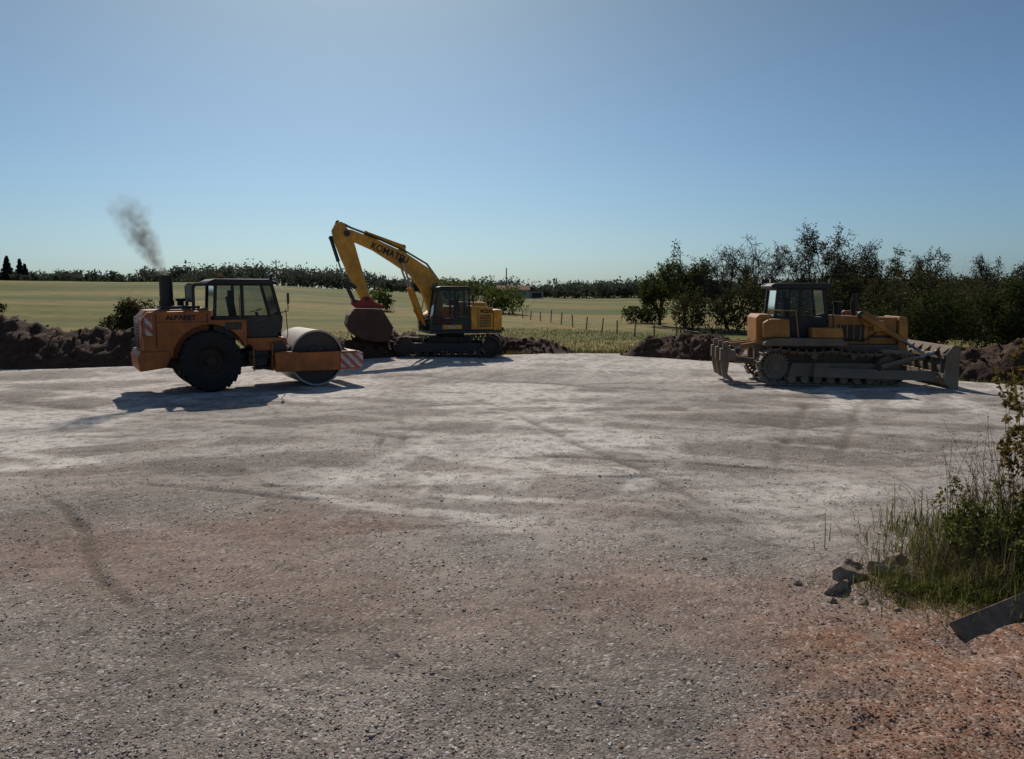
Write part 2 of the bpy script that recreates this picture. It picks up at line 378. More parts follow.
def rock(name,x,y,s):
    import bmesh
    bm=bmesh.new();bmesh.ops.create_icosphere(bm,subdivisions=4,radius=1)
    ox=random.random()*50
    pl=[(Vector((random.gauss(0,1),random.gauss(0,1),random.gauss(0,1))).normalized(),random.uniform(.42,.75)) for _ in range(14)]
    for v in bm.verts:
        c=v.co.copy()
        for nn,dd in pl:
            t=c.dot(nn)
            if t>dd: c-=nn*(t-dd)
        f=.9+.25*float(fbm(np.array([c.x*4.1+ox+c.z]),np.array([c.y*4.1+ox-c.z]),3)[0])
        v.co=Vector((c.x*f*s[0],c.y*f*s[1],c.z*f*s[2]))*1.35
    me=bpy.data.meshes.new(name);bm.to_mesh(me);bm.free()
    o=bpy.data.objects.new(name,me);scene.collection.objects.link(o);me.materials.append(m_rock)
    o.location=(x,y,h1(x,y)+s[2]*.25);o.rotation_euler=(random.uniform(-.3,.3),random.uniform(-.3,.3),random.uniform(0,6))
m_rock=rough('rock_limestone',(.19,.13,.09),(.42,.33,.25),14,.7,.02)
for (x,y,s) in [(2.85,6.75,(.12,.08,.06)),(3.05,6.95,(.15,.10,.08)),(3.40,7.1,(.16,.09,.08)),(3.2,7.3,(.09,.07,.06)),(2.6,7.0,(.04,.03,.025)),(1.95,7.9,(.035,.025,.02)),(-.88,6.95,(.02,.017,.015)),(2.7,6.5,(.04,.035,.025)),(3.55,6.85,(.09,.06,.06)),(2.95,6.45,(.04,.03,.03)),(3.3,6.6,(.05,.035,.035)),(2.4,6.7,(.02,.017,.015)),(3.1,6.2,(.03,.025,.02)),(3.65,7.35,(.12,.08,.08))]:
    rock('rock',x,y,s)

# ------------------------------------------------------------------ soil windrows
m_soil=rough('dug_soil',(.036,.020,.013),(.115,.062,.039),4,1,.08)
def mound(name,pts,hs,w):
    P=[Vector((p[0],p[1],0)) for p in pts];L=[0]
    for a,b2 in zip(P[:-1],P[1:]):L.append(L[-1]+(b2-a).length)
    ns=int(L[-1]/.11);nt_=34
    s=np.linspace(0,L[-1],ns);px=np.interp(s,L,[p.x for p in P]);py=np.interp(s,L,[p.y for p in P]);hh=np.interp(s,L,hs)
    dx=np.gradient(px);dy=np.gradient(py);l=np.hypot(dx,dy);nxv=-dy/l;nyv=dx/l
    t=np.linspace(-1,1,nt_)
    S,Tt=np.meshgrid(np.arange(ns),t,indexing='ij')
    ww=w*(.75+.5*fbm(s*.4,s*0+3,2))
    XX=px[S]+nxv[S]*Tt*ww[S];YY=py[S]+nyv[S]*Tt*ww[S]
    endf=sst(0,1.2,s)*sst(L[-1],L[-1]-1.2,s)
    prof=np.clip(1-np.abs(Tt)**1.6,0,1)
    hz=hh[S]*endf[S]*prof*(.6+.8*fbm(XX*.55,YY*.55,3))
    hz+= prof**.5*endf[S]*(np.abs(fbm(XX*2.6,YY*2.6,3)-.5)*.6+ (fbm(XX*8,YY*8,2)-.5)*.22)
    ZZ=H(XX,YY)+hz-.06
    V=np.stack([XX.ravel(),YY.ravel(),ZZ.ravel()],1)
    i,j=np.meshgrid(np.arange(nt_-1),np.arange(ns-1));a=(j*nt_+i).ravel()
    F=np.stack([a,a+1,a+1+nt_,a+nt_],1)
    o=npmesh(name,V,F,[m_soil],smooth=True)
    k=int(L[-1]*60);q=RS.randint(0,len(V),k)
    c=stones('soil_clods',V[q,0]+RS.uniform(-.1,.1,k),V[q,1]+RS.uniform(-.1,.1,k),RS.uniform(.03,.10,k)*(1+.8*(RS.rand(k)>.95)),RS.rand(k),m_soil,zoff=V[q,2])
    c.parent=o
mound('soil_windrow',[(-34,25),(-19,29.2),(-13.5,30.2),(-10,31.2)],[1.7,1.5,1.5,.9],2.1)
mound('soil_windrow',[(-11,31.2),(-7,32),(-3.6,35.3)],[.9,.85,.95],1.3)
mound('soil_windrow',[(-2,36.4),(.4,36),(3.0,34.8)],[.75,.75,.4],1.1)
mound('soil_windrow',[(4.9,34.4),(7.2,32.4),(9.5,30.5),(13.2,27.4)],[.45,.95,.8,.7],1.2)
mound('soil_windrow',[(12.6,27.6),(15.5,25.6),(18,24),(24,20)],[.8,1.1,1.15,1.2],1.5)

# ------------------------------------------------------------------ vegetation
def leafquads(C,size,asp=.5):
    n=len(C);u=RS.normal(size=(n,3));u/=np.linalg.norm(u,axis=1)[:,None]
    w=RS.normal(size=(n,3));v=np.cross(u,w);v/=np.linalg.norm(v,axis=1)[:,None]
    s=(size*RS.uniform(.6,1.4,n))[:,None]
    V=np.stack([C-u*s,C+v*s*asp,C+u*s,C-v*s*asp],1).reshape(-1,3)
    F=np.arange(4*n).reshape(-1,4);return V,F
def tubes(segs,k=5):
    A=np.array([s[0] for s in segs]);B=np.array([s[1] for s in segs]);r0=np.array([s[2] for s in segs]);r1=np.array([s[3] for s in segs])
    d=B-A;d/=np.maximum(np.linalg.norm(d,axis=1),1e-6)[:,None]
    ref=np.where(np.abs(d[:,2:3])<.9,np.array([[0,0,1.]]),np.array([[1.,0,0]]))
    u=np.cross(d,ref);u/=np.linalg.norm(u,axis=1)[:,None];v=np.cross(d,u)
    an=np.arange(k)*2*PI/k
    ring=u[:,None]*np.cos(an)[None,:,None]+v[:,None]*np.sin(an)[None,:,None]
    V=np.concatenate([A[:,None]+ring*r0[:,None,None],B[:,None]+ring*r1[:,None,None]],1)
    n=len(segs);fc=np.array([(i,(i+1)%k,(i+1)%k+k,i+k) for i in range(k)])
    F=(fc[None]+np.arange(n)[:,None,None]*2*k).reshape(-1,4)
    return V.reshape(-1,3),F
M_bark=rough('bark',(.035,.028,.022),(.085,.07,.055),12)
M_leafA=leafmat('spring_leaves',(.04,.06,.015),(.12,.14,.035))
M_leafB=leafmat('budding_twigs_foliage',(.045,.045,.022),(.11,.10,.042),.3)
M_leafD=leafmat('dark_hedge_foliage',(.018,.028,.010),(.07,.08,.025),.35)
M_leafF=leafmat('hazed_distant_foliage',(.085,.10,.075),(.14,.155,.10),.25)  # distance haze painted into the leaf colour: paler and bluer
M_con=leafmat('conifer_foliage',(.025,.04,.03),(.05,.075,.045),.15)
def grow_tree(h,seed,trunk=.32,nb=9):
    """trunk that forks into limbs spanning a rounded crown, then 3 orders of ever finer twigs"""
    rng=np.random.RandomState(seed);segs=[];ends=[]
    R=h*rng.uniform(.32,.42);cz=h*.62;zr=h*.37;th=h*rng.uniform(.14,.22)
    p=np.array([0,0,-.2]);q=np.array([rng.normal()*.1,rng.normal()*.1,th]);segs.append((p,q,trunk*.5,trunk*.4));base=q
    def limb(p,tgt,r,n,jit,rend):
        pts=[p];d=tgt-p;L=np.linalg.norm(d)
        mid=rng.normal(0,1,3)*L*jit
        for i in range(1,n+1):
            t=i/n;pts.append(p+d*t+mid*math.sin(PI*t)+rng.normal(0,1,3)*L*.03*(t<1))
        for i in range(n):
            a=r+(rend-r)*i/n;b2=r+(rend-r)*(i+1)/n;segs.append((pts[i],pts[i+1],a,b2))
        return pts
    L1=[]
    for i in range(nb):
        d=rng.normal(size=3);d[2]=abs(d[2])*.9-.15;d/=np.linalg.norm(d)
        tgt=np.array([0,0,cz])+d*np.array([R,R,zr])*rng.uniform(.75,1.0)
        L1.append(limb(base+np.array([0,0,rng.uniform(-.1,.35)*th]),tgt,trunk*.22,6,.10,.025))
    L2=[]
    for pts in L1:
        for j in range(9):
            i=rng.randint(2,7);p=pts[min(i,6)];d=rng.normal(size=3);d[2]+=.35;d/=np.linalg.norm(d)
            out=p-np.array([0,0,h*.35]);out/=max(np.linalg.norm(out),.1)
            d=d*.9+out*.5;d/=np.linalg.norm(d);L2.append(limb(p,p+d*h*rng.uniform(.09,.16),.028,3,.10,.015))
    for pts in L2:
        for j in range(7):
            p=pts[rng.randint(1,4)];d=rng.normal(size=3);d[2]+=.3;d/=np.linalg.norm(d)
            e=p+d*h*rng.uniform(.035,.08);segs.append((p,e,.015,.010));ends.append(e)
            for k in range(2):
                d2=d+rng.normal(size=3)*.6;d2/=np.linalg.norm(d2);e2=e+d2*h*rng.uniform(.02,.05);segs.append((e,e2,.011,.007));ends.append(e2)
    return segs,np.array(ends),rng
def tree(name,x,y,h,seed,leafn,leafs,mat,trunk=.3,nb=9):
    segs,T,rng=grow_tree(h,seed,trunk,nb)
    V,F=tubes(segs,3);mi=np.zeros(len(F));tint=np.zeros(len(V))
    g=fbm(T[:,0]*.9+seed,T[:,2]*.9+T[:,1]*.7,3);w=np.clip(g-.25,0.03,1)**1.5;w/=w.sum()
    C=T[rng.choice(len(T),leafn,p=w)]+rng.normal(0,.11,(leafn,3))
    V2,F2=leafquads(C,leafs);F2=F2+len(V);tint=np.concatenate([tint,np.repeat(rng.rand(leafn),4)])
    V=np.concatenate([V,V2]);F=np.concatenate([F,F2]);mi=np.concatenate([mi,np.ones(leafn)])
    o=npmesh(name,V,F,[M_bark,mat],tint=tint,midx=mi);o.location=(x,y,h1(x,y));return o
def clump(name,cs,n,size,mat,stems=0,hollow=.55,parent=None,sk=6):
    C=[];w=np.array([c[3]*c[5] for c in cs]);w=w/w.sum()
    for c,ww in zip(cs,w):
        k=int(n*ww)+1
        d=RS.normal(size=(k,3));d/=np.linalg.norm(d,axis=1)[:,None]
        bumpy=.7+.6*fbm(d[:,0]*2.2+c[0],d[:,1]*2.2+d[:,2]*2+c[1],3)
        r=(hollow+(1-hollow)*RS.rand(k))*bumpy
        C.append(np.array(c[:3])+d*r[:,None]*np.array(c[3:6]))
    C=np.concatenate(C)
    g=fbm(C[:,0]*1.3+C[:,2],C[:,1]*1.3+C[:,2]*1.2,3);C=C[g>.38]
    zz=H(C[:,0],C[:,1]);C=C[C[:,2]>zz]
    V,F=leafquads(C,size);tint=np.repeat(np.clip(RS.rand(len(C))*.5+1.1*(fbm(C[:,0]*.8,C[:,2]*.8+C[:,1],3)-.25),0,1),4);mi=np.ones(len(F))
    if stems:
        segs=[]
        for i in range(stems):
            c=cs[RS.randint(len(cs))];zb=h1(c[0],c[1])
            p=np.array([c[0]+RS.normal()*c[3]*.5,c[1]+RS.normal()*c[4]*.3,zb-.1]);d=np.array([RS.normal()*.35,RS.normal()*.35,1.])
            q=p.copy();L=(c[2]+c[5]-zb)*RS.uniform(.7,1.15);r=.028
            for j in range(sk):
                d=d+RS.normal(0,.18,3);d[2]=max(d[2],.5);d/=np.linalg.norm(d);q2=q+d*L/sk
                segs.append((q,q2,r,r*.75));r*=.75
                if j>1:
                    for _ in range(2):
                        e=d+RS.normal(0,.6,3);e/=np.linalg.norm(e);segs.append((q2,q2+e*L/sk*1.6,r*.6,r*.3))
                q=q2
        V2,F2=tubes(segs,4);F2=F2+len(V);V=np.concatenate([V,V2]);F=np.concatenate([F,F2]);tint=np.concatenate([tint,np.zeros(len(V2))]);mi=np.concatenate([mi,np.zeros(len(F2))])
    return npmesh(name,V,F,[M_bark,mat],tint=tint,midx=mi,parent=parent)
TR=[(12.9,60,5.7,1,6500,.085,M_leafA),(15.6,58,6.1,2,3000,.06,M_leafB),(18.5,61,6.9,3,2400,.055,M_leafB),(21.2,57,6.3,14,4200,.065,M_leafB),(24.0,59,6.8,5,5200,.07,M_leafB),(26.8,60,5.8,6,5600,.08,M_leafA),(11.6,63,4.2,8,4200,.09,M_leafA),(31.8,62,5.2,7,3600,.07,M_leafB),(35.4,60,4.8,9,3600,.07,M_leafB),(40.5,62,5.0,21,3600,.08,M_leafB)]
for (x,y,h,sd,ln,ls,mt) in TR:
    tree('deciduous_tree',x,y,h,sd,ln,ls,mt,trunk=.32,nb=11)
lobes=[]
for i in range(26):
    x=11.5+i*.85+RS.normal()*.3;y=55-i*.35+RS.normal()*1.2;h=RS.uniform(1.8,3.0)
    lobes.append((x,y,h*.5+.2,1.3,1.2,h*.7))
clump('thicket',lobes,20000,.11,M_leafB,stems=110)
lobes=[]
for i in range(44):
    t=i/43;x=15.8+t*16+RS.normal()*.4;y=42-t*9+RS.normal()*1.2
    h=(1.1+1.6*sst(.0,.55,t))*RS.uniform(.7,1.25)
    lobes.append((x,y,h*.5+.2,1.3,1.2,h*.6))
clump('hedge_thicket',lobes,46000,.085,M_leafD,stems=300)
lobes=[]
for i in range(36):
    t=i/35;x=20+t*24+RS.normal();y=56-t*8+RS.normal()*1.5;h=RS.uniform(2.7,4.2)
    lobes.append((x,y,h*.5+.2,1.9,1.5,h*.53))
clump('hedge_thicket',lobes,38000,.10,M_leafB,stems=260)
def bush(name,x,y,w,h,n,mat,s=.12,stems=14):
    z=h1(x,y);L=[(x+RS.normal()*w*.25,y+RS.normal()*w*.25,z+h*RS.uniform(.35,.6),w*.42,w*.42,h*.42) for _ in range(6)]
    clump(name,L,n,s,mat,stems=stems)
bush('bush',-23.4,50,1.7,2.6,2600,M_leafB,.09)
bush('bush',-24.8,50.5,1.6,1.2,1000,M_leafB,.10)
bush('bush',-5.4,88,5,3.8,3600,M_leafA,.15)
bush('bush',-.6,85,4,3.0,2600,M_leafA,.15)
bush('bush',-13,80,2.2,2.3,900,M_leafA,.18)
bush('bush',11.5,66,3,1.5,900,M_leafD,.15)
bush('bush',-43,67,2,1.1,700,M_leafD,.13)
def treeline(name,pts,n,hr,size,mat,dens=110,seed=1,wide=1.0):
    rng=np.random.RandomState(seed);C=[];P=np.array(pts,float)
    L=np.concatenate([[0],np.cumsum(np.hypot(*np.diff(P,axis=0).T))])
    for i in range(n):
        s=rng.uniform(0,L[-1]);x=np.interp(s,L,P[:,0])+rng.normal()*2;y=np.interp(s,L,P[:,1])+rng.normal()*6
        big=fbm(np.array([s*.035]),np.array([seed*3.1]),3)[0]
        h=(hr[0]+(hr[1]-hr[0])*np.clip(1.8*big-.4+.3*rng.rand(),0,1))*rng.uniform(.85,1.1)
        z=h1(x,y);w=h*rng.uniform(.5,.9)*wide
        for _ in range(3):
            cx,cy,cz=x+rng.normal()*w*.4,y,z+h*rng.uniform(.25,.62)
            d=rng.normal(size=(dens//3,3));d/=np.linalg.norm(d,axis=1)[:,None]
            C.append(np.array([cx,cy,cz])+d*rng.uniform(.3,1,(dens//3,1))*np.array([w*.55,w*.55,h*.36]))
    C=np.concatenate(C);V,F=leafquads(C,size);return npmesh(name,V,F,[mat],tint=np.repeat(rng.rand(len(C)),4))
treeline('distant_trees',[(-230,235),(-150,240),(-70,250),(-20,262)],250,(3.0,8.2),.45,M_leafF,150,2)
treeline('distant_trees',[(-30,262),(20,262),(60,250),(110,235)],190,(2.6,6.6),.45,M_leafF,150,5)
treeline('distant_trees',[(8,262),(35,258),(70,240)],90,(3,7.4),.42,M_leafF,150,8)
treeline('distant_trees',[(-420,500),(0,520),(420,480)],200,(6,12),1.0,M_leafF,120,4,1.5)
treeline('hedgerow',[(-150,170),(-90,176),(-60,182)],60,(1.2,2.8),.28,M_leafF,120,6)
def conifer(x,y,h,sd):
    rng=np.random.RandomState(sd);n=1700;t=rng.rand(n)**.8
    r=(1-t)*h*.36*(.55+.45*rng.rand(n))*(.8+.35*np.sin(t*38));a=rng.uniform(0,2*PI,n)
    C=np.stack([r*np.cos(a),r*np.sin(a),h*(.05+.95*t)-r*.25],1);V,F=leafquads(C,.30)
    V2,F2=tubes([((0,0,-.3),(0,0,h*.9),.2,.04)],6);mi=np.concatenate([np.ones(len(F)),np.zeros(len(F2))])
    o=npmesh('conifer_tree',np.concatenate([V,V2]),np.concatenate([F,F2+len(V)]),[M_bark,M_con],tint=np.concatenate([np.repeat(rng.rand(n),4),np.zeros(len(V2))]),midx=mi)
    o.location=(x,y,h1(x,y))
for cx,cy,chh,csd in((-110,176,5.6,1),(-112.8,175,4.9,2),(-108.5,178,5.0,3),(-106.8,177,3.9,4),(-111.5,178,5.3,5),(-109.3,175,4.4,6)): conifer(cx,cy,chh,csd)

M_wood=rough('weathered_wood',(.12,.095,.07),(.28,.23,.18),9,.6,.02)
f=MB();prev=None
pa=Vector((1.0,74,0));pb=Vector((9.6,40.5,0))
for i in range(13):
    p=pa.lerp(pb,i/12);p.x+=random.uniform(-.1,.1);p.y+=random.uniform(-.6,.6);z=h1(p.x,p.y)
    hh_=.95+random.uniform(-.2,.1);tl=random.uniform(-.12,.12)
    f.cyl((p.x,p.y,z-.2),(p.x+tl,p.y,z+hh_),.045,M_wood,n=7)
    if prev:
        for k in(.3,.6,.85): f.cyl((prev[0],prev[1],prev[2]+k*.85),(p.x,p.y,z+k*.85),.007,M_blk,n=4)
    prev=(p.x,p.y,z)
f.obj('wire_fence')
def pole(x,y,h,arm):
    p=MB();z=h1(x,y);p.cyl((x,y,z-.3),(x,y,z+h),.16,M_wood,r2=.11,n=8)
    if arm:
        p.box((x,y,z+h-.5),(1.9,.12,.12),M_wood)
        for k in(-.8,0,.8): p.cyl((x+k,y,z+h-.44),(x+k,y,z+h-.15),.06,M_white,n=6)
    p.obj('utility_pole')
pole(-1.2,172,6.6,False);pole(-52,178,5.9,True);pole(13,235,6,False)
hz=h1(.6,220);hs=empty('farm_house',(.6,220,hz),math.radians(8),(.9,.9,.9))
M_wall=rough('render_wall',(.40,.37,.32),(.52,.48,.42),2,.1);M_roof=rough('clay_tile_roof',(.17,.08,.055),(.28,.14,.10),4,.4)
q=MB();q.bb(-5,4,-3,3,0,2.6,M_wall);q.prism([(-3.2,2.55),(3.2,2.55),(0,3.9)],-5,5,M_roof)
for i in range(len(q.v)-6,len(q.v)):
    v=q.v[i];q.v[i]=Vector((v.y*1.0-.5,v.x*1.1,v.z))
q.bb(4,8.5,-2.5,2.5,0,2.0,M_wall);q.bb(3.8,8.8,-2.8,2.8,2.0,2.35,M_roof)
q.obj('walls_and_roof',hs)
q=MB()
for x in(-3.6,-1.4,2.2): q.bb(x,x+.9,-3.06,-2.95,.9,1.9,M_gry)
q.bb(.2,1.2,-3.06,-2.95,0,2.0,M_wood);q.bb(5,8,-2.56,-2.45,.1,1.7,M_gry)
q.obj('windows_and_doors',hs)

# ------------------------------------------------------------------ generic vehicle parts
def tyre(name,parent,c,R,w,mat_rim,lug=22):
    t=MB();hw=w/2
    prof=[(R*.50,-hw*.80),(R*.62,-hw*.98),(R*.80,-hw*1.02),(R*.92,-hw*.96),(R*.955,-hw*.82),(R*.965,0),(R*.955,hw*.82),(R*.92,hw*.96),(R*.80,hw*1.02),(R*.62,hw*.98),(R*.50,hw*.80)]
    t.lathe(prof,c,M_rub,48)
    for i in range(lug):
        for sgn in(-1,1):
            a=2*PI*(i+(.5 if sgn>0 else 0))/lug
            for k,(yy_,aa) in enumerate([(.28,.0),(.72,.10)]):
                ang=a+aa*1.6
                p=Vector((c[0]+R*.965*math.cos(ang),c[1]+sgn*hw*yy_,c[2]+R*.965*math.sin(ang)))
                M=Matrix.Translation(p)@Matrix.Rotation(-ang+PI/2,4,'Y')@Matrix.Rotation(sgn*-.5,4,'Z')
                x,y,z=R*.045,hw*.30,R*.04
                vs=[(-x,-y,-z),(x,-y,-z),(x,y,-z),(-x,y,-z),(-x*.8,-y,z),(x*.8,-y,z),(x*.8,y,z),(-x*.8,y,z)]
                t.add(vs,[(0,3,2,1),(4,5,6,7),(0,1,5,4),(1,2,6,5),(2,3,7,6),(3,0,4,7)],M_rub,M)
    t.obj(name,parent)
    r=MB()
    for s in(-1,1):
        r.lathe([(R*.51,s*hw*.80),(R*.49,s*hw*.72),(R*.44,s*hw*.55),(R*.40,s*hw*.25),(R*.18,s*hw*.22),(R*.17,s*hw*.62),(R*.13,s*hw*.68),(0.001,s*hw*.68)],c,mat_rim,32)
        for i in range(10):
            a=2*PI*i/10;p=(c[0]+R*.27*math.cos(a),c[1]+s*hw*.2,c[2]+R*.27*math.sin(a));r.cyl(p,(p[0],p[1]+s*.04,p[2]),.018,M_blk,n=6)
    r.obj(name+'_rim',parent)
def track(parent,name,yc,w,xa,xb,za,zb,ra,rb,nsh,mat,sag=.05,gh=.05,roll=7):
    pts=[]
    K=60
    for i in range(K+1): a=PI/2+PI*i/K;pts.append((xa+ra*math.cos(a),za+ra*math.sin(a)))
    for i in range(1,40):
        t=i/40;pts.append((xa+(xb-xa)*t,(za-ra)*(1-t)+(zb-rb)*t))
    for i in range(K+1): a=-PI/2+PI*i/K;pts.append((xb+rb*math.cos(a),zb+rb*math.sin(a)))
    for i in range(1,40):
        t=i/40;pts.append((xb+(xa-xb)*t,(zb+rb)*(1-t)+(za+ra)*t-sag*abs(math.sin(2*PI*t))))
    P=np.array(pts+[pts[0]]);L=np.concatenate([[0],np.cumsum(np.hypot(*np.diff(P,axis=0).T))])
    t=MB();pitch=L[-1]/nsh
    for i in range(nsh):
        s=i*pitch;x=np.interp(s,L,P[:,0]);z=np.interp(s,L,P[:,1]);s2=(s+.02)%L[-1]
        x2=np.interp(s2,L,P[:,0]);z2=np.interp(s2,L,P[:,1]);ang=math.atan2(z2-z,x2-x)
        M=Matrix.Translation((x,yc,z))@Matrix.Rotation(-ang,4,'Y')
        def bx(cx,cz,sx,sy,sz):
            a,b3,c=sx/2,sy/2,sz/2
            vs=[(cx-a,-b3,cz-c),(cx+a,-b3,cz-c),(cx+a,b3,cz-c),(cx-a,b3,cz-c),(cx-a,-b3,cz+c),(cx+a,-b3,cz+c),(cx+a,b3,cz+c),(cx-a,b3,cz+c)]
            t.add(vs,[(0,3,2,1),(4,5,6,7),(0,1,5,4),(1,2,6,5),(2,3,7,6),(3,0,4,7)],mat,M)
        bx(0,0,pitch*.93,w,.025);bx(-pitch*.36,-gh/2,pitch*.13,w,gh)
        if gh<.04: bx(0,-gh/2,pitch*.12,w,gh);bx(pitch*.33,-gh/2,pitch*.1,w,gh)
        bx(0,.045,pitch*.8,.16,.07)
    t.obj(name,parent)
def sprocket(m,c,r,w,mat,teeth=22):
    m.cyl((c[0],c[1]-w/2,c[2]),(c[0],c[1]+w/2,c[2]),r*.88,mat,n=32)
    for i in range(teeth):
        a=2*PI*i/teeth;m.box((c[0]+r*.9*math.cos(a),c[1],c[2]+r*.9*math.sin(a)),(r*.2,w,r*.12),mat,(0,-a,0))
    for s in(-1,1):
        m.cyl((c[0],c[1]+s*w/2,c[2]),(c[0],c[1]+s*(w/2+.05),c[2]),r*.55,mat,n=24)
        m.cyl((c[0],c[1]+s*(w/2+.05),c[2]),(c[0],c[1]+s*(w/2+.10),c[2]),r*.3,mat,n=16)
def cab(parent,prof_low,belt,posts,roof,y0,y1,matbody,matpost,glass,pw=.075,seatx=0,floorz=1.3,extra=None):
    lo=MB();lo.prism(prof_low,y0,y0+.06,matbody);lo.prism(prof_low,y1-.06,y1,matbody)
    xs_=[p[0] for p in prof_low];zs=[p[1] for p in prof_low]
    lo.bb(min(xs_)+.02,min(xs_)+.07,y0+.06,y1-.06,min(zs),max(zs)-.01,matbody)
    lo.bb(max(xs_)-.09,max(xs_)-.04,y0+.06,y1-.06,min(zs),max(zs)-.12,matbody)
    lo.bb(min(xs_)+.03,max(xs_)-.1,y0+.03,y1-.03,min(zs)+.01,min(zs)+.06,M_blk)
    lo.obj('cab_lower_panels',parent,.012)
    p=MB()
    for (xb,zb,xt,zt) in posts:
        for yy_ in(y0+pw/2,y1-pw/2): p.beam((xb,yy_,zb),(xt,yy_,zt),pw,pw,matpost)
    for (xb,zb,xt,zt) in(posts[0],posts[-1]):
        p.bb(xt-pw*.45,xt+pw*.45,y0+pw,y1-pw,zt-pw*.9,zt-.005,matpost)
        p.bb(xb-pw*.45,xb+pw*.45,y0+pw,y1-pw,zb-.01,zb+pw*.8,matpost)
    for yy_ in(y0+pw/2+.003,y1-pw/2-.003):
        p.beam((posts[0][2],yy_,posts[0][3]-.03),(posts[-1][2],yy_,posts[-1][3]-.03),pw*.9,pw*.9,matpost)
    p.obj('cab_frame',parent,.012)
    r=MB();r.prism(roof,y0-.05,y1+.05,matpost);r.obj('cab_roof',parent,.03)
    g=MB()
    for poly in glass:
        n=len(poly)
        for yy_ in(y0+.03,y1-.03): g.add([(a,yy_,c) for a,c in poly],[list(range(n))],M_glass)
    for (xb,zb,xt,zt) in(posts[0],posts[-1]):
        g.add([(xb,y0+pw,zb),(xb,y1-pw,zb),(xt,y1-pw,zt),(xt,y0+pw,zt)],[(0,1,2,3)],M_glass)
    g.obj('cab_glass',parent)
    s=MB();ym=(y0+y1)/2
    s.box((seatx,ym,floorz+.42),(.5,.5,.16),M_seat);s.box((seatx-(.24),ym,floorz+.80),(.14,.48,.72),M_seat,(0,-.15,0))
    s.box((seatx-.27,ym,floorz+1.22),(.10,.28,.2),M_seat);s.cyl((seatx,ym,floorz),(seatx,ym,floorz+.36),.12,M_blk)
    s.cyl((seatx+.62,ym,floorz),(seatx+.45,ym,floorz+.72),.045,M_blk,n=10)
    s.lathe([(.17,-.012),(.19,0),(.17,.012),(.15,0),(.17,-.012)],(0,0,0),M_blk,20)
    Mx=Matrix.Translation((seatx+.44,ym,floorz+.75))@Matrix.Rotation(-.25,4,'Y')@Matrix.Rotation(PI/2,4,'X')
    for i in range(len(s.v)-100,len(s.v)): s.v[i]=Mx@s.v[i]
    s.obj('seat_and_controls',parent,.02)
def lamp_unit(m,c,sx=1,size=.13):
    m.box(c,(.09,size*1.3,size),M_blk);m.box((c[0]+sx*.05,c[1],c[2]),(.012,size*1.1,size*.8),M_lamp)
def piston(m,a,b,r,frac,mat_b):
    a=Vector(a);b=Vector(b);c=a.lerp(b,frac)
    m.cyl(a,c,r,mat_b,n=14);m.cyl(c.lerp(a,.06),c,r*1.12,mat_b,n=14);m.cyl(c,b,r*.5,M_chrome,n=10)
    for p in(a,b): m.cyl((p.x,p.y-.07,p.z),(p.x,p.y+.07,p.z),r*1.15,M_blk,n=12)

# ================================================================== ROLLER
RO=Vector((-7.36,22.71,0.0));SR=.965
ro=empty('soil_compactor_roller',RO,math.radians(30),(SR,SR,.99))
AX=(-1.35,.82);Rt=.82
arch=[(AX[0]+.99*math.cos(math.radians(a)),AX[1]+.99*math.sin(math.radians(a))) for a in range(22,160,8)]
side=[(-3.0,.95),(-3.04,1.1),(-3.04,2.0),(-2.9,2.16),(-1.3,2.18),(-1.3,1.93),(-.36,1.93),(-.36,1.22)]+arch+[(-2.32,.95)]
bd=MB()
for s in(-1,1): bd.prism(side,s*.60,s*.98,M_or)
bd.obj('rear_fenders',ro,.03)
bd=MB();bd.prism([(-3.07,1.02),(-3.1,1.9),(-2.92,2.2),(-1.3,2.24),(-1.3,.9),(-2.6,.9)],-.595,.595,M_or)
bd.obj('engine_hood',ro,.04)
bd=MB()
bd.prism([(-3.16,.62),(-3.2,.98),(-3.12,1.14),(-2.42,1.14),(-2.36,.98),(-2.5,.70)],-1.04,1.04,M_or)
bd.prism([(-2.6,.66),(-2.6,.93),(-.1,.93),(-.1,.60),(-1.2,.5)],-.42,.42,M_dkor)
bd.obj('chassis_and_counterweight',ro,.03)
bd=MB()
for i in range(9): bd.bb(-3.115,-3.085,-.45,.45,1.2+i*.075,1.235+i*.075,M_blk)
bd.bb(-2.5,-1.5,-.45,.45,2.235,2.30,M_dkor);bd.cyl((-1.9,.3,2.2),(-1.9,.3,2.42),.09,M_blk,n=14);bd.cyl((-1.9,.3,2.42),(-1.9,.3,2.5),.13,M_blk,n=16)
for s in(-1,1): bd.bb(-2.72,-2.7,s*.984,s*.99,1.2,2.1,M_blk);bd.bb(-1.42,-1.40,s*.984,s*.99,1.85,2.12,M_blk);bd.bb(-2.68,-1.42,s*.984,s*.988,1.885,1.90,M_blk);bd.bb(-.95,-.5,s*.982,s*.99,1.66,1.86,M_dkor)
bd.obj('grilles_and_panel_gaps',ro)
bd=MB()
for s in(-1,1):
    bd.bb(-3.075,-3.055,s*.66,s*.95,1.5,2.0,M_str);bd.bb(-2.98,-2.80,s*.982,s*.997,1.55,2.03,M_str)
    bd.bb(2.25,2.93,s*1.225,s*1.24,.50,.92,M_str)
bd.bb(2.915,2.93,-1.2,1.2,.5,.92,M_str)
bd.obj('hazard_stripe_boards',ro)
bd=MB();bd.cyl((-2.3,0,2.2),(-2.3,0,2.45),.20,M_blk,n=24);bd.cyl((-2.3,0,2.45),(-2.3,0,3.12),.175,M_blk,n=24,caps=False);bd.cyl((-2.3,0,2.46),(-2.3,0,3.115),.16,M_blk,n=24,caps=True)
for z in(2.6,2.95): bd.cyl((-2.3,0,z),(-2.3,0,z+.03),.185,M_blk,n=24)
bd.obj('exhaust_stack',ro)
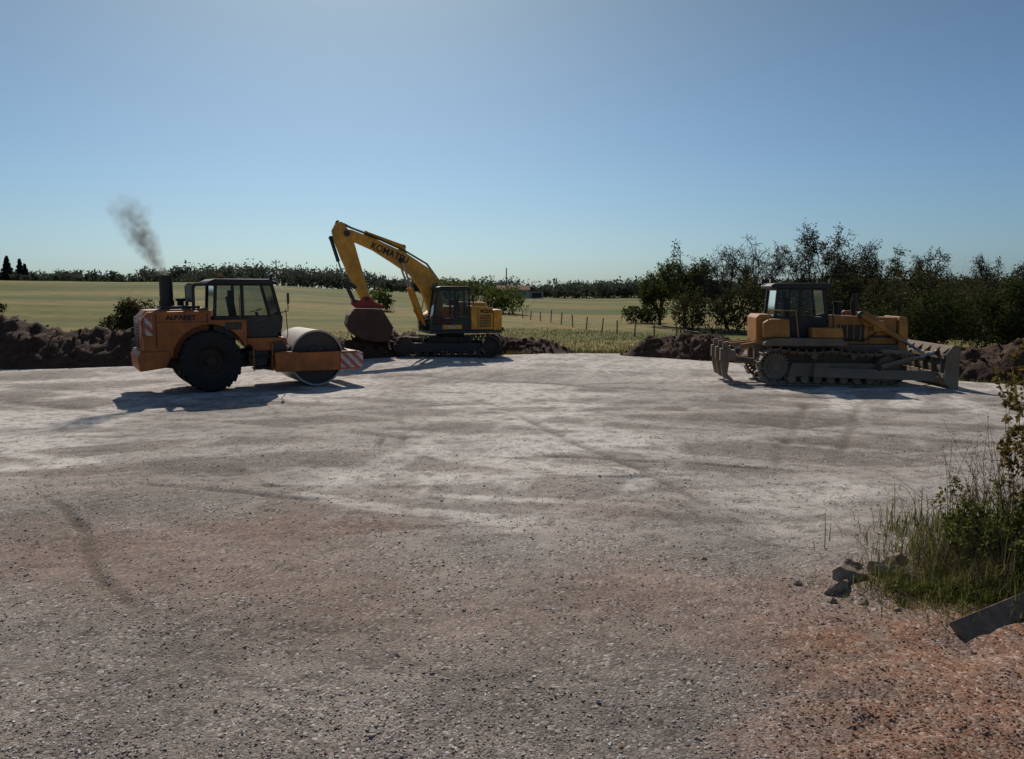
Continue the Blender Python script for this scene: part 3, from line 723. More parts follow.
for s,nm in((-1,'rear_wheel_right'),(1,'rear_wheel_left')): tyre(nm,ro,(AX[0],s*.86,Rt),Rt,.58,M_rim)
bd=MB();bd.cyl((AX[0],-.6,Rt),(AX[0],.6,Rt),.13,M_dkor);bd.cyl((AX[0],-.2,Rt),(AX[0],.2,Rt),.3,M_dkor);bd.obj('rear_axle',ro)
cab(ro,[(-1.22,1.42),(-1.22,2.0),(.70,2.0),(.66,1.62),(.45,1.42)],2.0,
    [(-1.18,1.95,-1.12,2.92),(-.42,1.95,-.42,2.92),(.64,1.95,.40,2.92)],
    [(-1.3,2.88),(-1.32,2.96),(-1.15,3.03),(.35,3.03),(.56,2.95),(.54,2.88)],-.80,.62,M_dkor,M_blk,
    [[(-1.14,2.0),(-.46,2.0),(-.46,2.88),(-1.1,2.88)],[(-.38,2.0),(.60,2.0),(.38,2.88),(-.38,2.88)]],.085,-.35,1.4)
bd=MB()
bd.prism([(-1.74,2.2),(-1.74,2.86),(-1.66,2.92),(-1.30,2.92),(-1.30,2.84),(-1.62,2.84),(-1.66,2.78),(-1.66,2.2)],-.72,-.62,M_blk)
bd.prism([(-1.74,2.2),(-1.74,2.86),(-1.66,2.92),(-1.30,2.92),(-1.30,2.84),(-1.62,2.84),(-1.66,2.78),(-1.66,2.2)],.48,.58,M_blk)
bd.bb(-1.73,-1.67,-.62,.48,2.4,2.86,M_blk)
bd.obj('rear_rollover_frame',ro,.01)
bd=MB();
for (y_,z_) in((-.6,3.08),(.42,3.08)): lamp_unit(bd,(.42,y_,z_))
bd.cyl((-.9,-.3,3.03),(-.9,-.3,3.08),.07,M_blk);bd.cyl((-.9,-.3,3.08),(-.9,-.3,3.18),.06,M_ambr,n=14)
bd.tube([(.62,-.82,2.1),(.80,-1.0,2.15),(.80,-1.0,2.5)],.014,M_blk);bd.box((.80,-1.02,2.5),(.03,.17,.3),M_blk)
bd.tube([(-.52,-.86,1.5),(-.52,-.9,1.6),(-.52,-.9,2.5),(-.52,-.84,2.6)],.014,M_or)
bd.tube([(.74,-.84,1.2),(.80,-.9,1.5),(.76,-.88,2.2)],.014,M_or)
bd.obj('lights_and_handrails',ro)
bd=MB()
bd.prism([(-.34,1.28),(-.34,1.41),(.72,1.41),(.80,1.22),(.55,1.05),(-.1,1.05)],-.9,.8,M_or)
bd.prism([(-.30,.62),(-.30,1.04),(.30,1.04),(.18,.62)],-.80,-.42,M_dkor)
bd.bb(-.22,.30,-1.0,-.72,.55,.59,M_blk);bd.bb(-.22,.34,-1.0,-.72,.86,.90,M_blk);bd.beam((-.2,-.98,.5),(-.2,-.98,1.25),.03,.05,M_or);bd.beam((.30,-.98,.5),(.33,-.98,1.25),.03,.05,M_or)
bd.prism([(-.28,.62),(-.28,1.04),(.3,1.04),(.18,.62)],.42,.80,M_dkor)
bd.obj('platform_and_steps',ro,.02)
bd=MB()
bd.cyl((.12,0,.45),(.12,0,1.1),.13,M_dkor);bd.prism([(.1,.5),(.1,1.0),(.5,1.08),(.5,.42)],-.36,.36,M_dkor)
for s in(-1,1): piston(bd,(-.2,s*.5,.75),(.55,s*.55,.75),.05,.6,M_blk)
bd.tube([(0,-.2,1.0),(.2,-.3,1.2),(.45,-.35,1.15),(.6,-.5,.98)],.025,M_blk);bd.tube([(0,-.1,1.0),(.2,-.15,1.25),(.5,-.15,1.15)],.025,M_blk)
bd.obj('articulation_joint',ro,.01)
bd=MB()
yk=[(.36,.46),(.34,.98),(.6,1.04),(1.1,.98),(2.75,.98),(2.90,.90),(2.90,.50),(2.80,.44)]
for s in(-1,1): bd.prism(yk,s*1.10,s*1.222,M_or)
bd.bb(.36,.66,-1.095,1.095,.48,1.02,M_or);bd.bb(2.64,2.895,-1.095,1.095,.47,.95,M_or)
bd.prism([(.34,1.03),(.34,1.28),(.62,1.32),(.78,1.10),(.70,1.03)],-.95,.95,M_dkor)
bd.obj('drum_yoke',ro,.02)
bd=MB();DR=.80;dc=(1.60,0,DR)
bd.lathe([(DR-.05,-1.03),(DR,-1.04),(DR,-.5),(DR,0),(DR,.5),(DR,1.04),(DR-.05,1.03)],dc,M_steel,96)
for s in(-1,1):
    bd.lathe([(DR-.05,s*1.03),(DR-.06,s*.93),(.34,s*.90),(.32,s*1.02),(.001,s*1.02)],dc,M_dkor,48)
    for i in range(8):
        a=2*PI*i/8;bd.cyl((dc[0]+.26*math.cos(a),s*1.02,dc[2]+.26*math.sin(a)),(dc[0]+.26*math.cos(a),s*1.08,dc[2]+.26*math.sin(a)),.045,M_blk,n=10)
    bd.cyl((dc[0],s*1.02,dc[2]),(dc[0],s*1.11,dc[2]),.2,M_blk)
bd.obj('smooth_drum',ro)
bd=MB();bd.beam((.70,0,1.0),(.86,0,1.14),1.9,.03,M_blk);bd.beam((2.55,0,.97),(2.34,0,1.08),1.9,.03,M_blk);bd.obj('drum_scrapers',ro)
text('side_lettering','ALBARET',.17,frame((-2.08,-.989,2.0),(1,0,0),(0,0,1)),M_txt,ro,.002,1.1)

# smoke
sm=MB()
L0=2.6
sm.cyl((0,0,0),(0,0,L0),.16,M_blk,r2=.85,n=20)
so=sm.obj('exhaust_smoke')
msm=bpy.data.materials.new('smoke_volume');msm.use_nodes=True;nt=msm.node_tree;nt.nodes.clear()
out=nt.nodes.new('ShaderNodeOutputMaterial');pv=nt.nodes.new('ShaderNodeVolumePrincipled');nt.links.new(pv.outputs[0],out.inputs['Volume'])
pv.inputs['Color'].default_value=(.36,.31,.26,1);pv.inputs['Anisotropy'].default_value=.2
tc=nt.nodes.new('ShaderNodeTexCoord');sp=nt.nodes.new('ShaderNodeSeparateXYZ')
nz=nt.nodes.new('ShaderNodeTexNoise');nz.inputs['Scale'].default_value=1.6;nz.inputs['Detail'].default_value=2;nt.links.new(tc.outputs['Object'],nz.inputs['Vector'])
vs=nt.nodes.new('ShaderNodeVectorMath');vs.operation='MULTIPLY_ADD';nt.links.new(nz.outputs['Color'],vs.inputs[0]);vs.inputs[1].default_value=(.7,.7,.5);vs.inputs[2].default_value=(-.35,-.35,-.25)
va=nt.nodes.new('ShaderNodeVectorMath');va.operation='ADD'
sp0=nt.nodes.new('ShaderNodeSeparateXYZ');nt.links.new(tc.outputs['Object'],sp0.inputs[0])
sc=nt.nodes.new('ShaderNodeVectorMath');sc.operation='SCALE';nt.links.new(vs.outputs[0],sc.inputs[0])
md=nt.nodes.new('ShaderNodeMath');md.operation='MULTIPLY';nt.links.new(sp0.outputs[2],md.inputs[0]);md.inputs[1].default_value=.7;nt.links.new(md.outputs[0],sc.inputs['Scale'])
nt.links.new(tc.outputs['Object'],va.inputs[0]);nt.links.new(sc.outputs[0],va.inputs[1]);nt.links.new(va.outputs[0],sp.inputs[0])
def mth(op,a,b=None,c=None):
    n=nt.nodes.new('ShaderNodeMath');n.operation=op
    for i,v in enumerate((a,b,c)):
        if v is None:continue
        if isinstance(v,(int,float)):n.inputs[i].default_value=v
        else:nt.links.new(v,n.inputs[i])
    return n.outputs[0]
rr_=mth('SQRT',mth('ADD',mth('MULTIPLY',sp.outputs[0],sp.outputs[0]),mth('MULTIPLY',sp.outputs[1],sp.outputs[1])))
Rz=mth('MULTIPLY_ADD',sp0.outputs[2],.21,.15)
fall=mth('SUBTRACT',1.0,mth('DIVIDE',rr_,Rz));fall=mth('MAXIMUM',fall,0.)
n2=nt.nodes.new('ShaderNodeTexNoise');n2.inputs['Scale'].default_value=4.5;n2.inputs['Detail'].default_value=3;nt.links.new(tc.outputs['Object'],n2.inputs['Vector'])
det=mth('MAXIMUM',mth('MULTIPLY_ADD',n2.outputs[0],4.0,-1.3),0.)
fade=mth('MAXIMUM',mth('MULTIPLY_ADD',sp0.outputs[2],-1/2.5,1.0),0.)
den=mth('MULTIPLY',mth('MULTIPLY',mth('MULTIPLY',fall,det),fade),8.0)
nt.links.new(den,pv.inputs['Density'])
so.data.materials.clear();so.data.materials.append(msm)
p0=RO+Matrix.Rotation(math.radians(30),3,'Z')@Vector((-2.3*SR,0,3.03))
so.location=p0;so.rotation_euler=Vector((-.95,0.1,1.75)).to_track_quat('Z','Y').to_euler()

# ================================================================== EXCAVATOR
ex=empty('crawler_excavator',(-2.6,33.5,-.03),0,(.955,.955,.955))
for s,nm in((-1,'track_near'),(1,'track_far')):
    track(ex,nm,s*1.12,.58,-1.80,1.80,.46,.46,.42,.42,46,M_trk,.05,.03)
    u=MB()
    sprocket(u,(1.80,s*1.12,.46),.36,.12,M_trk);u.cyl((-1.80,s*1.12-.1,.46),(-1.80,s*1.12+.1,.46),.34,M_trk,n=28)
    u.cyl((-1.80,s*1.12-.13,.46),(-1.80,s*1.12+.13,.46),.14,M_trk)
    u.prism([(-1.5,.26),(-1.45,.62),(1.35,.62),(1.45,.26)],s*1.12-.15,s*1.12+.15,M_gry)
    for i in range(8): x=-1.25+i*.36;u.cyl((x,s*1.12-.2,.17),(x,s*1.12+.2,.17),.10,M_trk,n=14)
    for x in(-.6,.6): u.cyl((x,s*1.12-.15,.78),(x,s*1.12+.15,.78),.07,M_trk,n=12)
    u.obj('track_frame',ex)
u=MB();u.bb(-.9,.9,-.95,.95,.45,.85,M_gry);u.cyl((0,0,.85),(0,0,1.02),.62,M_gry,n=30);u.obj('car_body',ex,.02)
up=empty('upper_structure',(0,0,0),math.radians(198));up.parent=ex
u=MB();u.prism([(1.15,1.03),(1.15,1.15),(-2.0,1.15),(-2.0,1.03)],-1.3,1.3,M_gry);u.obj('deck_frame',up,.02)
u=MB()
cw=[];
for i in range(9):
    a=-PI/2+PI*i/8;cw.append((-1.62-.58*math.cos(a)**.5 if math.cos(a)>0 else -1.62,1.29*math.sin(a)))
vs=[(x,y,1.05) for x,y in cw]+[(x,y,2.02) for x,y in cw];n_=len(cw)
u.add(vs,[list(range(n_))[::-1],[i+n_ for i in range(n_)]]+[(i,(i+1)%n_,(i+1)%n_+n_,i+n_) for i in range(n_)],M_yel)
u.obj('counterweight',up,.05)
u=MB()
u.prism([(-1.6,1.16),(-1.6,2.12),(-.62,2.20),(-.62,1.16)],.42,1.28,M_yel)
u.prism([(-1.6,1.16),(-1.6,2.12),(.35,2.16),(.35,1.16)],-1.28,-.42,M_yel)
u.prism([(-1.6,1.16),(-1.58,2.32),(-.35,2.36),(-.25,1.16)],-.415,.415,M_yel)
u.prism([(.36,1.16),(.36,1.95),(.75,1.95),(1.18,1.66),(1.18,1.16)],-1.28,-.5,M_yel)
u.obj('engine_housing',up,.035)
u=MB()
for i in range(8): u.bb(-1.50,-.98,1.281,1.292,1.28+i*.07,1.315+i*.07,M_gry)
u.bb(-.93,-.91,1.281,1.29,1.2,2.08,M_gry);u.bb(-1.60,-.64,1.281,1.289,1.155,1.20,M_gry)
u.bb(-2.20,-2.16,-.9,.9,1.1,1.25,M_gry)
u.cyl((-1.1,-.2,2.3),(-1.1,-.2,2.68),.07,M_blk,n=14);u.tube([(-1.5,1.2,2.08),(-1.5,1.2,2.4),(-.75,1.2,2.46),(-.75,1.2,2.15)],.018,M_blk)
u.tube([(-1.5,-1.2,2.08),(-1.5,-1.2,2.45),(.9,-1.2,2.4),(1.1,-1.2,1.65)],.02,M_blk);u.tube([(.3,-1.2,2.1),(.3,-1.2,2.42)],.018,M_blk)
u.obj('vents_and_handrails',up)
u=MB();u.bb(-.2,.62,1.303,1.31,1.22,1.40,M_yel);u.bb(.05,.4,1.311,1.316,1.26,1.36,M_white);u.obj('side_decal',up)
text('model_lettering','PC210',.20,frame((-1.3,1.30,1.95),(-1,0,0),(0,0,1)),M_txt,up,.002)
cab(up,[(-.60,1.16),(-.60,1.75),(.1,1.75),(.3,1.42),(1.10,1.42),(1.10,1.16)],1.75,
    [(-.56,1.7,-.54,2.90),(.08,1.7,.08,2.90),(1.06,1.42,.80,2.90)],
    [(-.62,2.86),(-.62,2.94),(-.5,3.02),(.70,3.02),(.90,2.94),(.90,2.86)],.36,1.30,M_gry,M_blk,
    [[(-.53,1.75),(.05,1.75),(.05,2.86),(-.51,2.86)],[(.12,1.75),(.3,1.42),(1.04,1.44),(.80,2.86),(.12,2.86)]],.075,.15,1.16)
u=MB();u.bb(.25,.8,.45,.55,1.2,1.6,M_seat);u.bb(-.15,.45,1.05,1.13,1.5,1.66,M_seat)
u.tube([(.98,1.34,1.5),(1.04,1.42,1.55),(1.0,1.40,2.3),(.92,1.32,2.4)],.016,M_blk);u.box((1.0,1.46,2.35),(.04,.16,.3),M_blk)
u.tube([(1.15,-1.25,1.6),(1.3,-1.35,1.9)],.016,M_blk);u.box((1.3,-1.35,2.05),(.04,.2,.3),M_blk)
u.cyl((-.3,.8,3.02),(-.3,.8,3.14),.06,M_ambr,n=12);lamp_unit(u,(.84,.55,3.07));lamp_unit(u,(.84,1.1,3.07))
u.obj('mirrors_and_lights',up)
outer=[(.42,1.45),(.34,2.4),(.42,3.0),(.62,3.42),(1.0,3.82),(1.9,4.40),(3.2,4.98),(4.25,5.36),(4.48,5.34)]
inner=[(4.55,5.16),(4.35,4.98),(3.3,4.52),(2.5,4.02),(1.75,3.52),(1.32,2.95),(1.02,2.2),(.80,1.45)]
u=MB();u.prism(outer+inner,-.24,.24,M_yel);u.cyl((.62,-.34,1.62),(.62,.34,1.62),.17,M_gry);u.cyl((4.38,-.30,5.18),(4.38,.30,5.18),.13,M_gry)
u.cyl((2.15,-.34,4.1),(2.15,.34,4.1),.12,M_gry)
u.obj('boom',up,.03)
u=MB()
for s in(-1,1): u.prism([(.35,1.15),(.35,1.75),(.8,1.85),(1.3,1.5),(1.3,1.15)],s*.26,s*.33,M_gry)
u.obj('boom_foot_bracket',up,.02)
u=MB()
for s in(-1,1): piston(u,(1.18,s*.36,1.35),(2.15,s*.36,4.1),.085,.58,M_yel)
u.obj('boom_cylinders',up)
u=MB();piston(u,(2.0,0,4.68),(4.72,0,5.62),.09,.6,M_yel);u.prism([(1.85,4.3),(1.95,4.72),(2.1,4.72),(2.3,4.5)],-.08,.08,M_yel)
u.tube([(.5,.12,3.3),(1.0,.12,3.98),(1.9,.12,4.5),(3.2,.12,5.06),(4.1,.12,5.4),(4.5,.16,5.6),(4.8,.12,5.3)],.022,M_blk)
u.tube([(.5,-.12,3.3),(1.0,-.12,3.98),(1.9,-.12,4.5),(3.2,-.12,5.06),(4.1,-.12,5.4),(4.6,-.12,5.65),(4.9,-.12,5.3)],.022,M_blk)
u.obj('arm_cylinder_and_hoses',up)
u=MB();arm=[(4.58,5.68),(4.80,5.64),(4.98,5.30),(4.92,4.95),(4.62,4.15),(4.18,3.1),(3.84,2.50),(3.66,2.42),(3.46,2.5),(3.58,3.0),(3.86,4.0),(4.10,4.9),(4.26,5.28)]
u.prism(arm,-.17,.17,M_yel);u.obj('arm',up,.03)
u=MB();piston(u,(5.02,0,5.0),(4.50,0,3.25),.075,.55,M_gry)
for s in(-1,1):
    u.beam((4.50,s*.2,3.25),(4.04,s*.2,2.95),.04,.13,M_gry);u.beam((4.50,s*.22,3.25),(4.16,s*.22,2.45),.04,.12,M_gry)
u.obj('bucket_cylinder_and_links',up,.01)
u=MB();u.prism([(4.22,2.52),(4.25,2.28),(4.05,2.10),(2.95,2.08),(2.92,2.22),(3.3,2.36),(3.45,2.60),(3.75,2.58),(3.9,2.42)],-.22,.22,M_red)
u.cyl((3.62,-.26,2.48),(3.62,.26,2.48),.08,M_gry);u.cyl((4.12,-.26,2.38),(4.12,.26,2.38),.07,M_gry)
u.obj('quick_coupler',up,.02)
bk=[(3.02,2.04),(4.08,2.06),(4.40,1.80),(4.48,1.45),(4.30,1.10),(3.90,.84),(3.40,.72),(2.74,.70)]
u=MB()
for s in(-1,1): u.prism(bk+[(2.58,1.3)],s*.56,s*.60,M_buck)
for a_,b_ in zip(bk[:-1],bk[1:]): u.beam((a_[0],0,a_[1]),(b_[0],0,b_[1]),1.13,.045,M_buck)
for s in(-.42,0,.42): u.beam((4.38,s,1.75),(4.44,s,1.4),.08,.12,M_buck);u.beam((4.44,s,1.4),(3.95,s,.86),.08,.12,M_buck)
for i in range(5):
    y_=-.5+i*.25;u.beam((2.81,y_,.705),(2.50,y_,.66),.12,.09,M_buck,.07,.03)
u.obj('bucket',up,.012)
a_=math.radians(22.5);text('boom_lettering','KOMATSU',.40,frame((2.62,.246,4.40),(-math.cos(a_),0,-math.sin(a_)),(-math.sin(a_),0,math.cos(a_))),M_txt,up,.003,.9)

# ================================================================== BULLDOZER
bz=empty('crawler_bulldozer',(9.14,23.7,-.02),math.radians(-5),(.94,.97,1))
for s,nm in((-1,'track_near'),(1,'track_far')):
    track(bz,nm,s*1.02,.56,-1.62,1.68,.56,.50,.50,.46,38,M_dt,.07,.075)
    u=MB();sprocket(u,(-1.62,s*1.02,.56),.42,.14,M_dt,24);u.cyl((1.68,s*1.02-.12,.5),(1.68,s*1.02+.12,.5),.37,M_dt,n=28);u.cyl((1.68,s*1.02-.2,.5),(1.68,s*1.02+.2,.5),.15,M_dt)
    u.prism([(-1.25,.28),(-1.15,.66),(1.2,.66),(1.55,.56),(1.6,.42),(1.2,.26)],s*1.02-.19,s*1.02+.19,M_dt)
    for i in range(7): x=-1.15+i*.38;u.cyl((x,s*1.02-.23,.2),(x,s*1.02+.23,.2),.12,M_dt,n=14)
    for x in(-.5,.65): u.cyl((x,s*1.02-.2,.86),(x,s*1.02+.2,.86),.09,M_dt,n=12)
    u.obj('track_frame',bz,.01)
u=MB()
u.prism([(-2.0,.45),(-2.05,1.15),(2.2,1.15),(2.3,.55),(1.2,.35)],-.6,.6,M_dt)
u.obj('main_frame',bz,.03)
u=MB()
u.prism([(.05,1.16),(.05,2.0),(2.12,1.93),(2.12,1.16)],-.50,.50,M_dy)
u.prism([(2.13,.75),(2.13,1.97),(2.36,1.95),(2.42,1.5),(2.40,.75)],-.62,.62,M_dy)
u.obj('engine_hood',bz,.035)
u=MB()
for s in(-1,1):
    u.bb(.35,1.15,s*.502,s*.515,1.25,1.72,M_blk)
    for i in range(4): u.bb(.42+i*.2,.45+i*.2,s*.516,s*.525,1.25,1.72,M_dy)
    u.bb(1.28,1.30,s*.502,s*.508,1.2,1.9,M_blk);u.bb(1.35,2.0,s*.502,s*.512,1.35,1.42,M_blk)
    u.bb(1.5,1.75,s*.502,s*.51,1.6,1.74,M_white)
for i in range(9): u.bb(2.405,2.425,-.5,.5,.9+i*.11,.94+i*.11,M_blk)
u.cyl((.95,-.1,1.95),(.95,-.1,2.62),.065,M_blk,n=16);u.cyl((.95,-.1,2.1),(.95,-.1,2.42),.10,M_blk,n=16);u.cyl((.55,.22,1.97),(.55,.22,2.3),.12,M_blk,n=18);u.cyl((.55,.22,2.3),(.55,.22,2.38),.16,M_blk,n=18)
u.cyl((1.6,-.15,1.92),(1.6,-.15,2.0),.08,M_blk)
u.tube([(.4,-.54,1.2),(.7,-.60,1.3),(1.1,-.6,1.25),(1.5,-.56,1.5)],.02,M_blk)
u.obj('grilles_and_exhaust',bz)
u=MB()
for s in(-1,1):
    u.prism([(-2.0,1.14),(-2.0,1.25),(-1.75,1.36),(.25,1.36),(.42,1.22),(.42,1.14)],s*.61,s*1.28,M_dt)
    u.prism([(-1.98,1.37),(-2.0,1.80),(-1.8,1.90),(-1.25,1.90),(-1.2,1.37)],s*.74,s*1.08,M_dy)
    u.prism([(-.6,1.37),(-.6,1.66),(.28,1.66),(.34,1.37)],s*.78,s*1.2,M_dy)
u.prism([(-2.12,1.16),(-2.15,1.92),(-2.05,2.02),(-1.68,2.02),(-1.66,1.16)],-.66,.66,M_dy)
u.obj('fenders_and_tanks',bz,.035)
cab(bz,[(-1.62,1.37),(-1.62,1.95),(-.1,1.95),(.02,1.6),(.02,1.37)],1.95,
    [(-1.58,1.9,-1.50,2.80),(-.85,1.9,-.85,2.80),(-.02,1.85,-.16,2.80)],
    [(-1.72,2.76),(-1.74,2.84),(-1.6,2.92),(-.08,2.92),(.1,2.84),(.08,2.76)],-.70,.70,M_blk,M_blk,
    [[(-1.55,1.95),(-.9,1.95),(-.9,2.76),(-1.47,2.76)],[(-.80,1.95),(-.06,1.95),(-.17,2.76),(-.80,2.76)]],.10,-.9,1.37)
u=MB()
for y_ in(-.6,.6): lamp_unit(u,(.05,y_,2.98));lamp_unit(u,(-1.7,y_,2.98),-1)
u.tube([(-1.9,-1.2,1.4),(-1.9,-1.2,2.15),(-1.1,-1.2,2.15),(-1.0,-1.2,1.4)],.018,M_dy)
u.tube([(.1,-.74,1.6),(.14,-.80,1.7),(.0,-.80,2.6),(-.1,-.74,2.7)],.016,M_blk)
u.obj('lights_and_handrails',bz)
u=MB()
for s in(-1,1):
    piston(u,(.95,s*.72,2.02),(3.0,s*.62,.85),.085,.6,M_dy);u.box((1.5,s*.66,1.7),(.3,.16,.3),M_dy)
    u.prism([(1.1,1.7),(.85,2.1),(1.15,2.12),(1.6,1.85),(1.6,1.6)],s*.53,s*.62,M_dy)
u.obj('lift_cylinders',bz,.01)
u=MB()
for s in(-1,1):
    u.beam((-.35,s*1.42,.42),(2.95,s*1.42,.34),.15,.27,M_dt);u.box((-.35,s*1.38,.48),(.45,.22,.4),M_dt)
    piston(u,(1.3,s*1.44,.56),(2.98,s*1.3,1.0),.07,.6,M_dt)
    u.prism([(1.4,.98),(1.5,1.06),(2.3,1.0),(2.35,.9)],s*.8,s*1.3,M_dt)
u.obj('push_arms',bz,.02)
u=MB();fr_=[];bk_=[]
for i in range(11):
    t=i/10;z=.03+1.16*t;x=3.32-.20*math.sin(PI*t)+.05*(1-t)
    fr_.append((x,z));bk_.append((x-.05-.02*math.sin(PI*t),z))
u.prism(fr_+bk_[::-1],-1.72,1.72,M_dt)
u.bb(3.02,3.25,-1.70,1.70,.28,.44,M_dt);u.bb(3.0,3.2,-1.70,1.70,.84,.97,M_dt)
for i in range(6):
    y_=-1.5+i*.6;u.prism([(3.30,.06),(3.02,.28),(3.0,.97),(3.27,1.17),(3.18,.6)],y_-.015,y_+.015,M_dt)
for s in(-1,1): u.prism([(3.43,.0),(3.44,1.19),(3.26,1.24),(3.05,1.0),(3.02,.2),(3.25,.0)],s*1.721,s*1.76,M_dt)
u.beam((3.44,0,-.02),(3.36,0,.16),3.46,.03,M_steel)
u.obj('blade',bz,.008)
u=MB()
u.bb(-3.05,-2.78,-.95,.95,.72,1.0,M_dt)
for s in(-1,1):
    u.beam((-2.0,s*.45,.62),(-2.85,s*.45,.74),.12,.16,M_dt);piston(u,(-2.08,s*.45,1.15),(-2.85,s*.45,1.02),.075,.6,M_dy)
    u.bb(-2.14,-1.98,s*.38,s*.55,.5,1.3,M_dt)
    u.beam((-2.1,s*.3,1.2),(-2.9,s*.3,1.12),.08,.10,M_dy)
for y_ in(-.82,0,.82):
    u.prism([(-3.16,1.22),(-2.98,1.24),(-2.96,.6),(-3.0,.30),(-2.80,.12),(-2.86,.08),(-3.12,.18),(-3.2,.5)],y_-.045,y_+.045,M_dt)
    u.box((-3.08,y_,.86),(.32,.2,.36),M_dt)
u.obj('ripper',bz,.012)

# ------------------------------------------------------------------ right foreground
M_grass=leafmat('grass_blades',(.05,.07,.016),(.20,.19,.06),.5)
M_dry=leafmat('dry_stalks',(.12,.085,.055),(.24,.19,.12),.3)
def blades(name,cx,cy,sx,sy,n,L,mat,w=.004,seed=1,lean=.5):
    rng=np.random.RandomState(seed)
    x=cx+rng.normal(0,1,n)*sx;y=cy+rng.normal(0,1,n)*sy
    x=x+(fbm(x*3,y*3,2)-.5)*.3
    z=H(x,y)-.01;l=L*rng.uniform(.35,1.2,n)*(.5+fbm(x*2.5,y*2.5,2))
    a=rng.uniform(0,2*PI,n);ln=lean*rng.uniform(.1,1,n)
    dx,dy=np.cos(a),np.sin(a);px,py=-dy,dx
    rows=[]
    for t,wd in((0,1),(.4,.9),(.75,.6),(1,.08)):
        off=ln*l*t*t;hz_=l*t*(1-.35*ln*t)
        cxx=x+dx*off;cyy=y+dy*off
        ww=w*wd*(1+l)
        rows.append(np.stack([cxx-px*ww,cyy-py*ww,z+hz_],1));rows.append(np.stack([cxx+px*ww,cyy+py*ww,z+hz_],1))
    V=np.stack(rows,1).reshape(-1,3)
    fc=np.array([(0,1,3,2),(2,3,5,4),(4,5,7,6)]);F=(fc[None]+np.arange(n)[:,None,None]*8).reshape(-1,4)
    return npmesh(name,V,F,[mat],tint=np.repeat(rng.rand(n),8))
blades('grass',4.45,6.8,.42,.40,6500,.22,M_grass,.0035,1,1.1)
blades('grass',3.75,6.5,.32,.25,4600,.13,M_grass,.003,2,1.3)
blades('grass',5.2,7.6,.6,.6,4500,.36,M_grass,.004,3,.9)
blades('dry_grass',4.4,6.9,.45,.4,1600,.34,M_dry,.002,4,.9)
def weed(name,x,y,n,h,seed,mat,leaf=None,ln=0,ls=.02,spread=.3,rt=.12):
    rng=np.random.RandomState(seed);segs=[];tips=[]
    for i in range(n):
        p=np.array([x+rng.normal()*rt,y+rng.normal()*rt,h1(x,y)-.02]);d=np.array([rng.normal()*spread,rng.normal()*spread,1.]);d/=np.linalg.norm(d)
        L=h*rng.uniform(.6,1.1);r=.0055;k=9
        for j in range(k):
            d=d+rng.normal(0,.07,3);d/=np.linalg.norm(d);q=p+d*L/k;segs.append((p,q,r,r*.87));r*=.87
            if j>2 and rng.rand()<.75:
                e=d*.8+rng.normal(0,.45,3);e/=np.linalg.norm(e);pp=q;rl=r*.6
                for m_ in range(3):
                    e=e+rng.normal(0,.12,3)+np.array([0,0,.08]);e/=np.linalg.norm(e);q2=pp+e*L*.055;segs.append((pp,q2,rl,rl*.7));rl*=.7;pp=q2;tips.append(q2)
            if j>1:tips.append(q)
            p=q
        tips.append(p)
    V,F=tubes(segs,4);mi=np.zeros(len(F));tint=rng.rand(len(V))
    mats=[mat]
    if ln:
        T=np.array(tips);C=T[rng.randint(0,len(T),ln)]+rng.normal(0,.02,(ln,3));V2,F2=leafquads(C,ls)
        V=np.concatenate([V,V2]);F=np.concatenate([F,F2+len(V)-len(V2)]);mi=np.concatenate([mi,np.ones(ln)]);tint=np.concatenate([tint,np.repeat(rng.rand(ln),4)]);mats.append(leaf)
    return npmesh(name,V,F,mats,tint=tint,midx=mi)
weed('dry_weed',4.15,7.2,16,1.1,1,M_dry,M_dry,360,.010,.26)
weed('dry_weed',4.5,7.25,20,1.2,2,M_dry,M_dry,400,.010,.26)
weed('dry_weed',4.9,7.6,18,1.3,3,M_dry,M_dry,360,.010,.27)
weed('leafy_weed',4.3,6.95,28,.62,4,M_grass,M_grass,1900,.022,.35,.2)
weed('leafy_weed',4.75,6.85,30,.70,5,M_grass,M_grass,2100,.022,.35,.22)
weed('dry_weed',3.95,6.95,8,.55,7,M_dry,M_dry,100,.008,.3)
M_sh=leafmat('shrub_leaves',(.07,.06,.018),(.22,.15,.045),.5)
weed('leafy_shrub',4.9,7.35,16,2.0,6,M_bark,M_sh,2800,.030,.15)
M_plank=rough('old_plank_wood',(.15,.10,.065),(.31,.225,.155),7,.6,.02)
pk=MB();pk.box((0,0,0),(1.9,.045,.17),M_plank);pk.box((.3,.035,0),(.08,.02,.16),M_plank)
po=pk.obj('wooden_plank',None,.006);a=Vector((3.40,5.75,h1(3.38,5.75)+.03));b_=Vector((5.0,6.35,.46))
po.location=(a+b_)/2;d=(b_-a);po.rotation_euler=(math.radians(-50),-math.atan2(d.z,math.hypot(d.x,d.y)),math.atan2(d.y,d.x))
rng=np.random.RandomState(5);n=30000
x=rng.uniform(-26,22,n);y=np.interp(x,EX,EY)+.6+rng.rand(n)**1.8*22
l=rng.uniform(.05,.20,n)*(.4+1.2*fbm(x*.5,y*.5,3));z=H(x,y)-.01;a=rng.uniform(0,2*PI,n);w=.02
dx,dy=np.cos(a),np.sin(a);ox,oy=rng.normal(0,.06,n),rng.normal(0,.06,n)
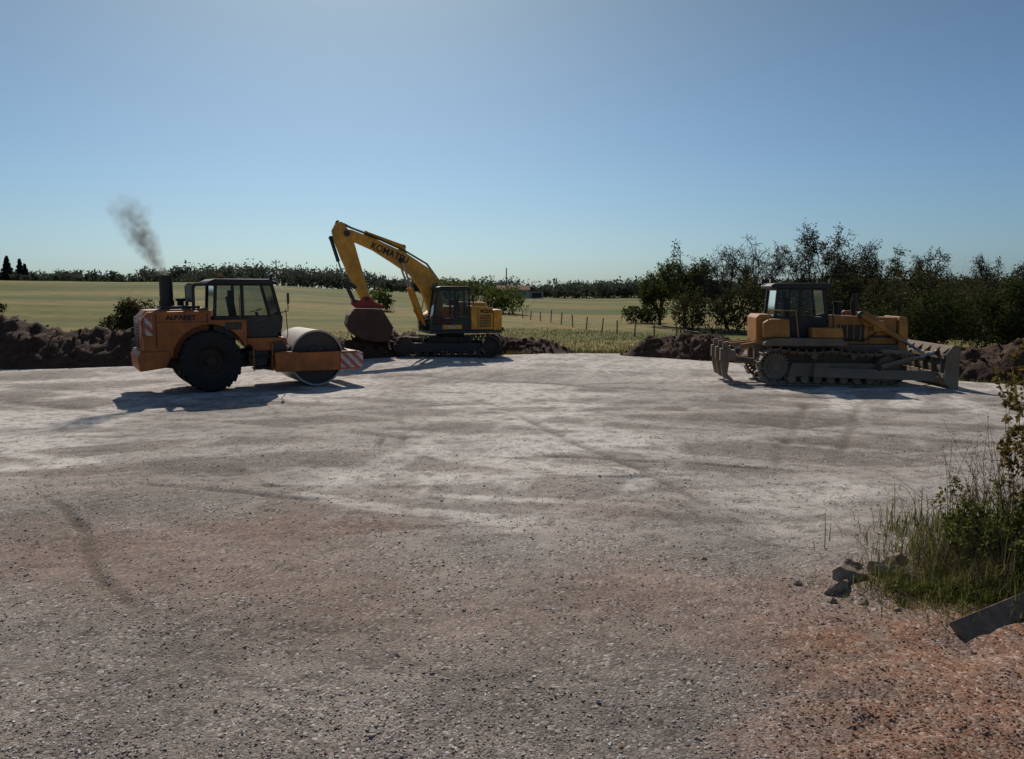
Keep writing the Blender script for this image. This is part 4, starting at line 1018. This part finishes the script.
V=np.stack([np.stack([x-dx*w,y-dy*w,z],1),np.stack([x+dx*w,y+dy*w,z],1),np.stack([x+ox+dx*.004,y+oy+dy*.004,z+l],1),np.stack([x+ox-dx*.004,y+oy-dy*.004,z+l],1)],1).reshape(-1,3)
npmesh('field_grass',V,np.arange(4*n).reshape(-1,4),[leafmat('field_grass_blades',(.065,.075,.018),(.15,.14,.042),.35)],tint=np.repeat(rng.rand(n),4))

# ------------------------------------------------------------------ light, sky, camera
EL=math.radians(38);AZ=math.radians(-12)
w=bpy.data.worlds.new('World');scene.world=w;w.use_nodes=True;nt=w.node_tree
bg=nt.nodes['Background'];sk=nt.nodes.new('ShaderNodeTexSky');sk.sky_type='NISHITA';sk.sun_disc=False
sk.sun_elevation=EL;sk.sun_rotation=AZ;sk.altitude=100;sk.air_density=1.0;sk.dust_density=1.3;sk.ozone_density=2.0
tcw=nt.nodes.new('ShaderNodeTexCoord');spw=nt.nodes.new('ShaderNodeSeparateXYZ');nt.links.new(tcw.outputs['Generated'],spw.inputs[0])
rw=ramp(nt,spw.outputs[2],[(0.,(.62,.95,1.42)),(.08,(.60,.86,1.14)),(.33,(.55,.71,.79)),(.6,(.75,.86,.92))])
mw=mix(nt,1.0,sk.outputs[0],rw.outputs[0],'MULTIPLY')
nt.links.new(mw,bg.inputs[0]);bg.inputs[1].default_value=.062
S=Vector((math.sin(AZ)*math.cos(EL),math.cos(AZ)*math.cos(EL),math.sin(EL)))
l=bpy.data.lights.new('sun','SUN');l.energy=3.7;l.angle=math.radians(.53);l.color=(1,.92,.82)
lo=bpy.data.objects.new('sun',l);scene.collection.objects.link(lo);lo.rotation_euler=S.to_track_quat('Z','Y').to_euler();lo.location=(0,0,30)
cd=bpy.data.cameras.new('camera');cd.sensor_width=36;cd.lens=28.125;cd.clip_start=.05;cd.clip_end=8000
co=bpy.data.objects.new('camera',cd);scene.collection.objects.link(co);co.location=(0,0,2.7);co.rotation_euler=(math.radians(90-6.38),0,0)
scene.camera=co
scene.view_settings.view_transform='Standard';scene.view_settings.look='None';scene.view_settings.exposure=0;scene.view_settings.gamma=1
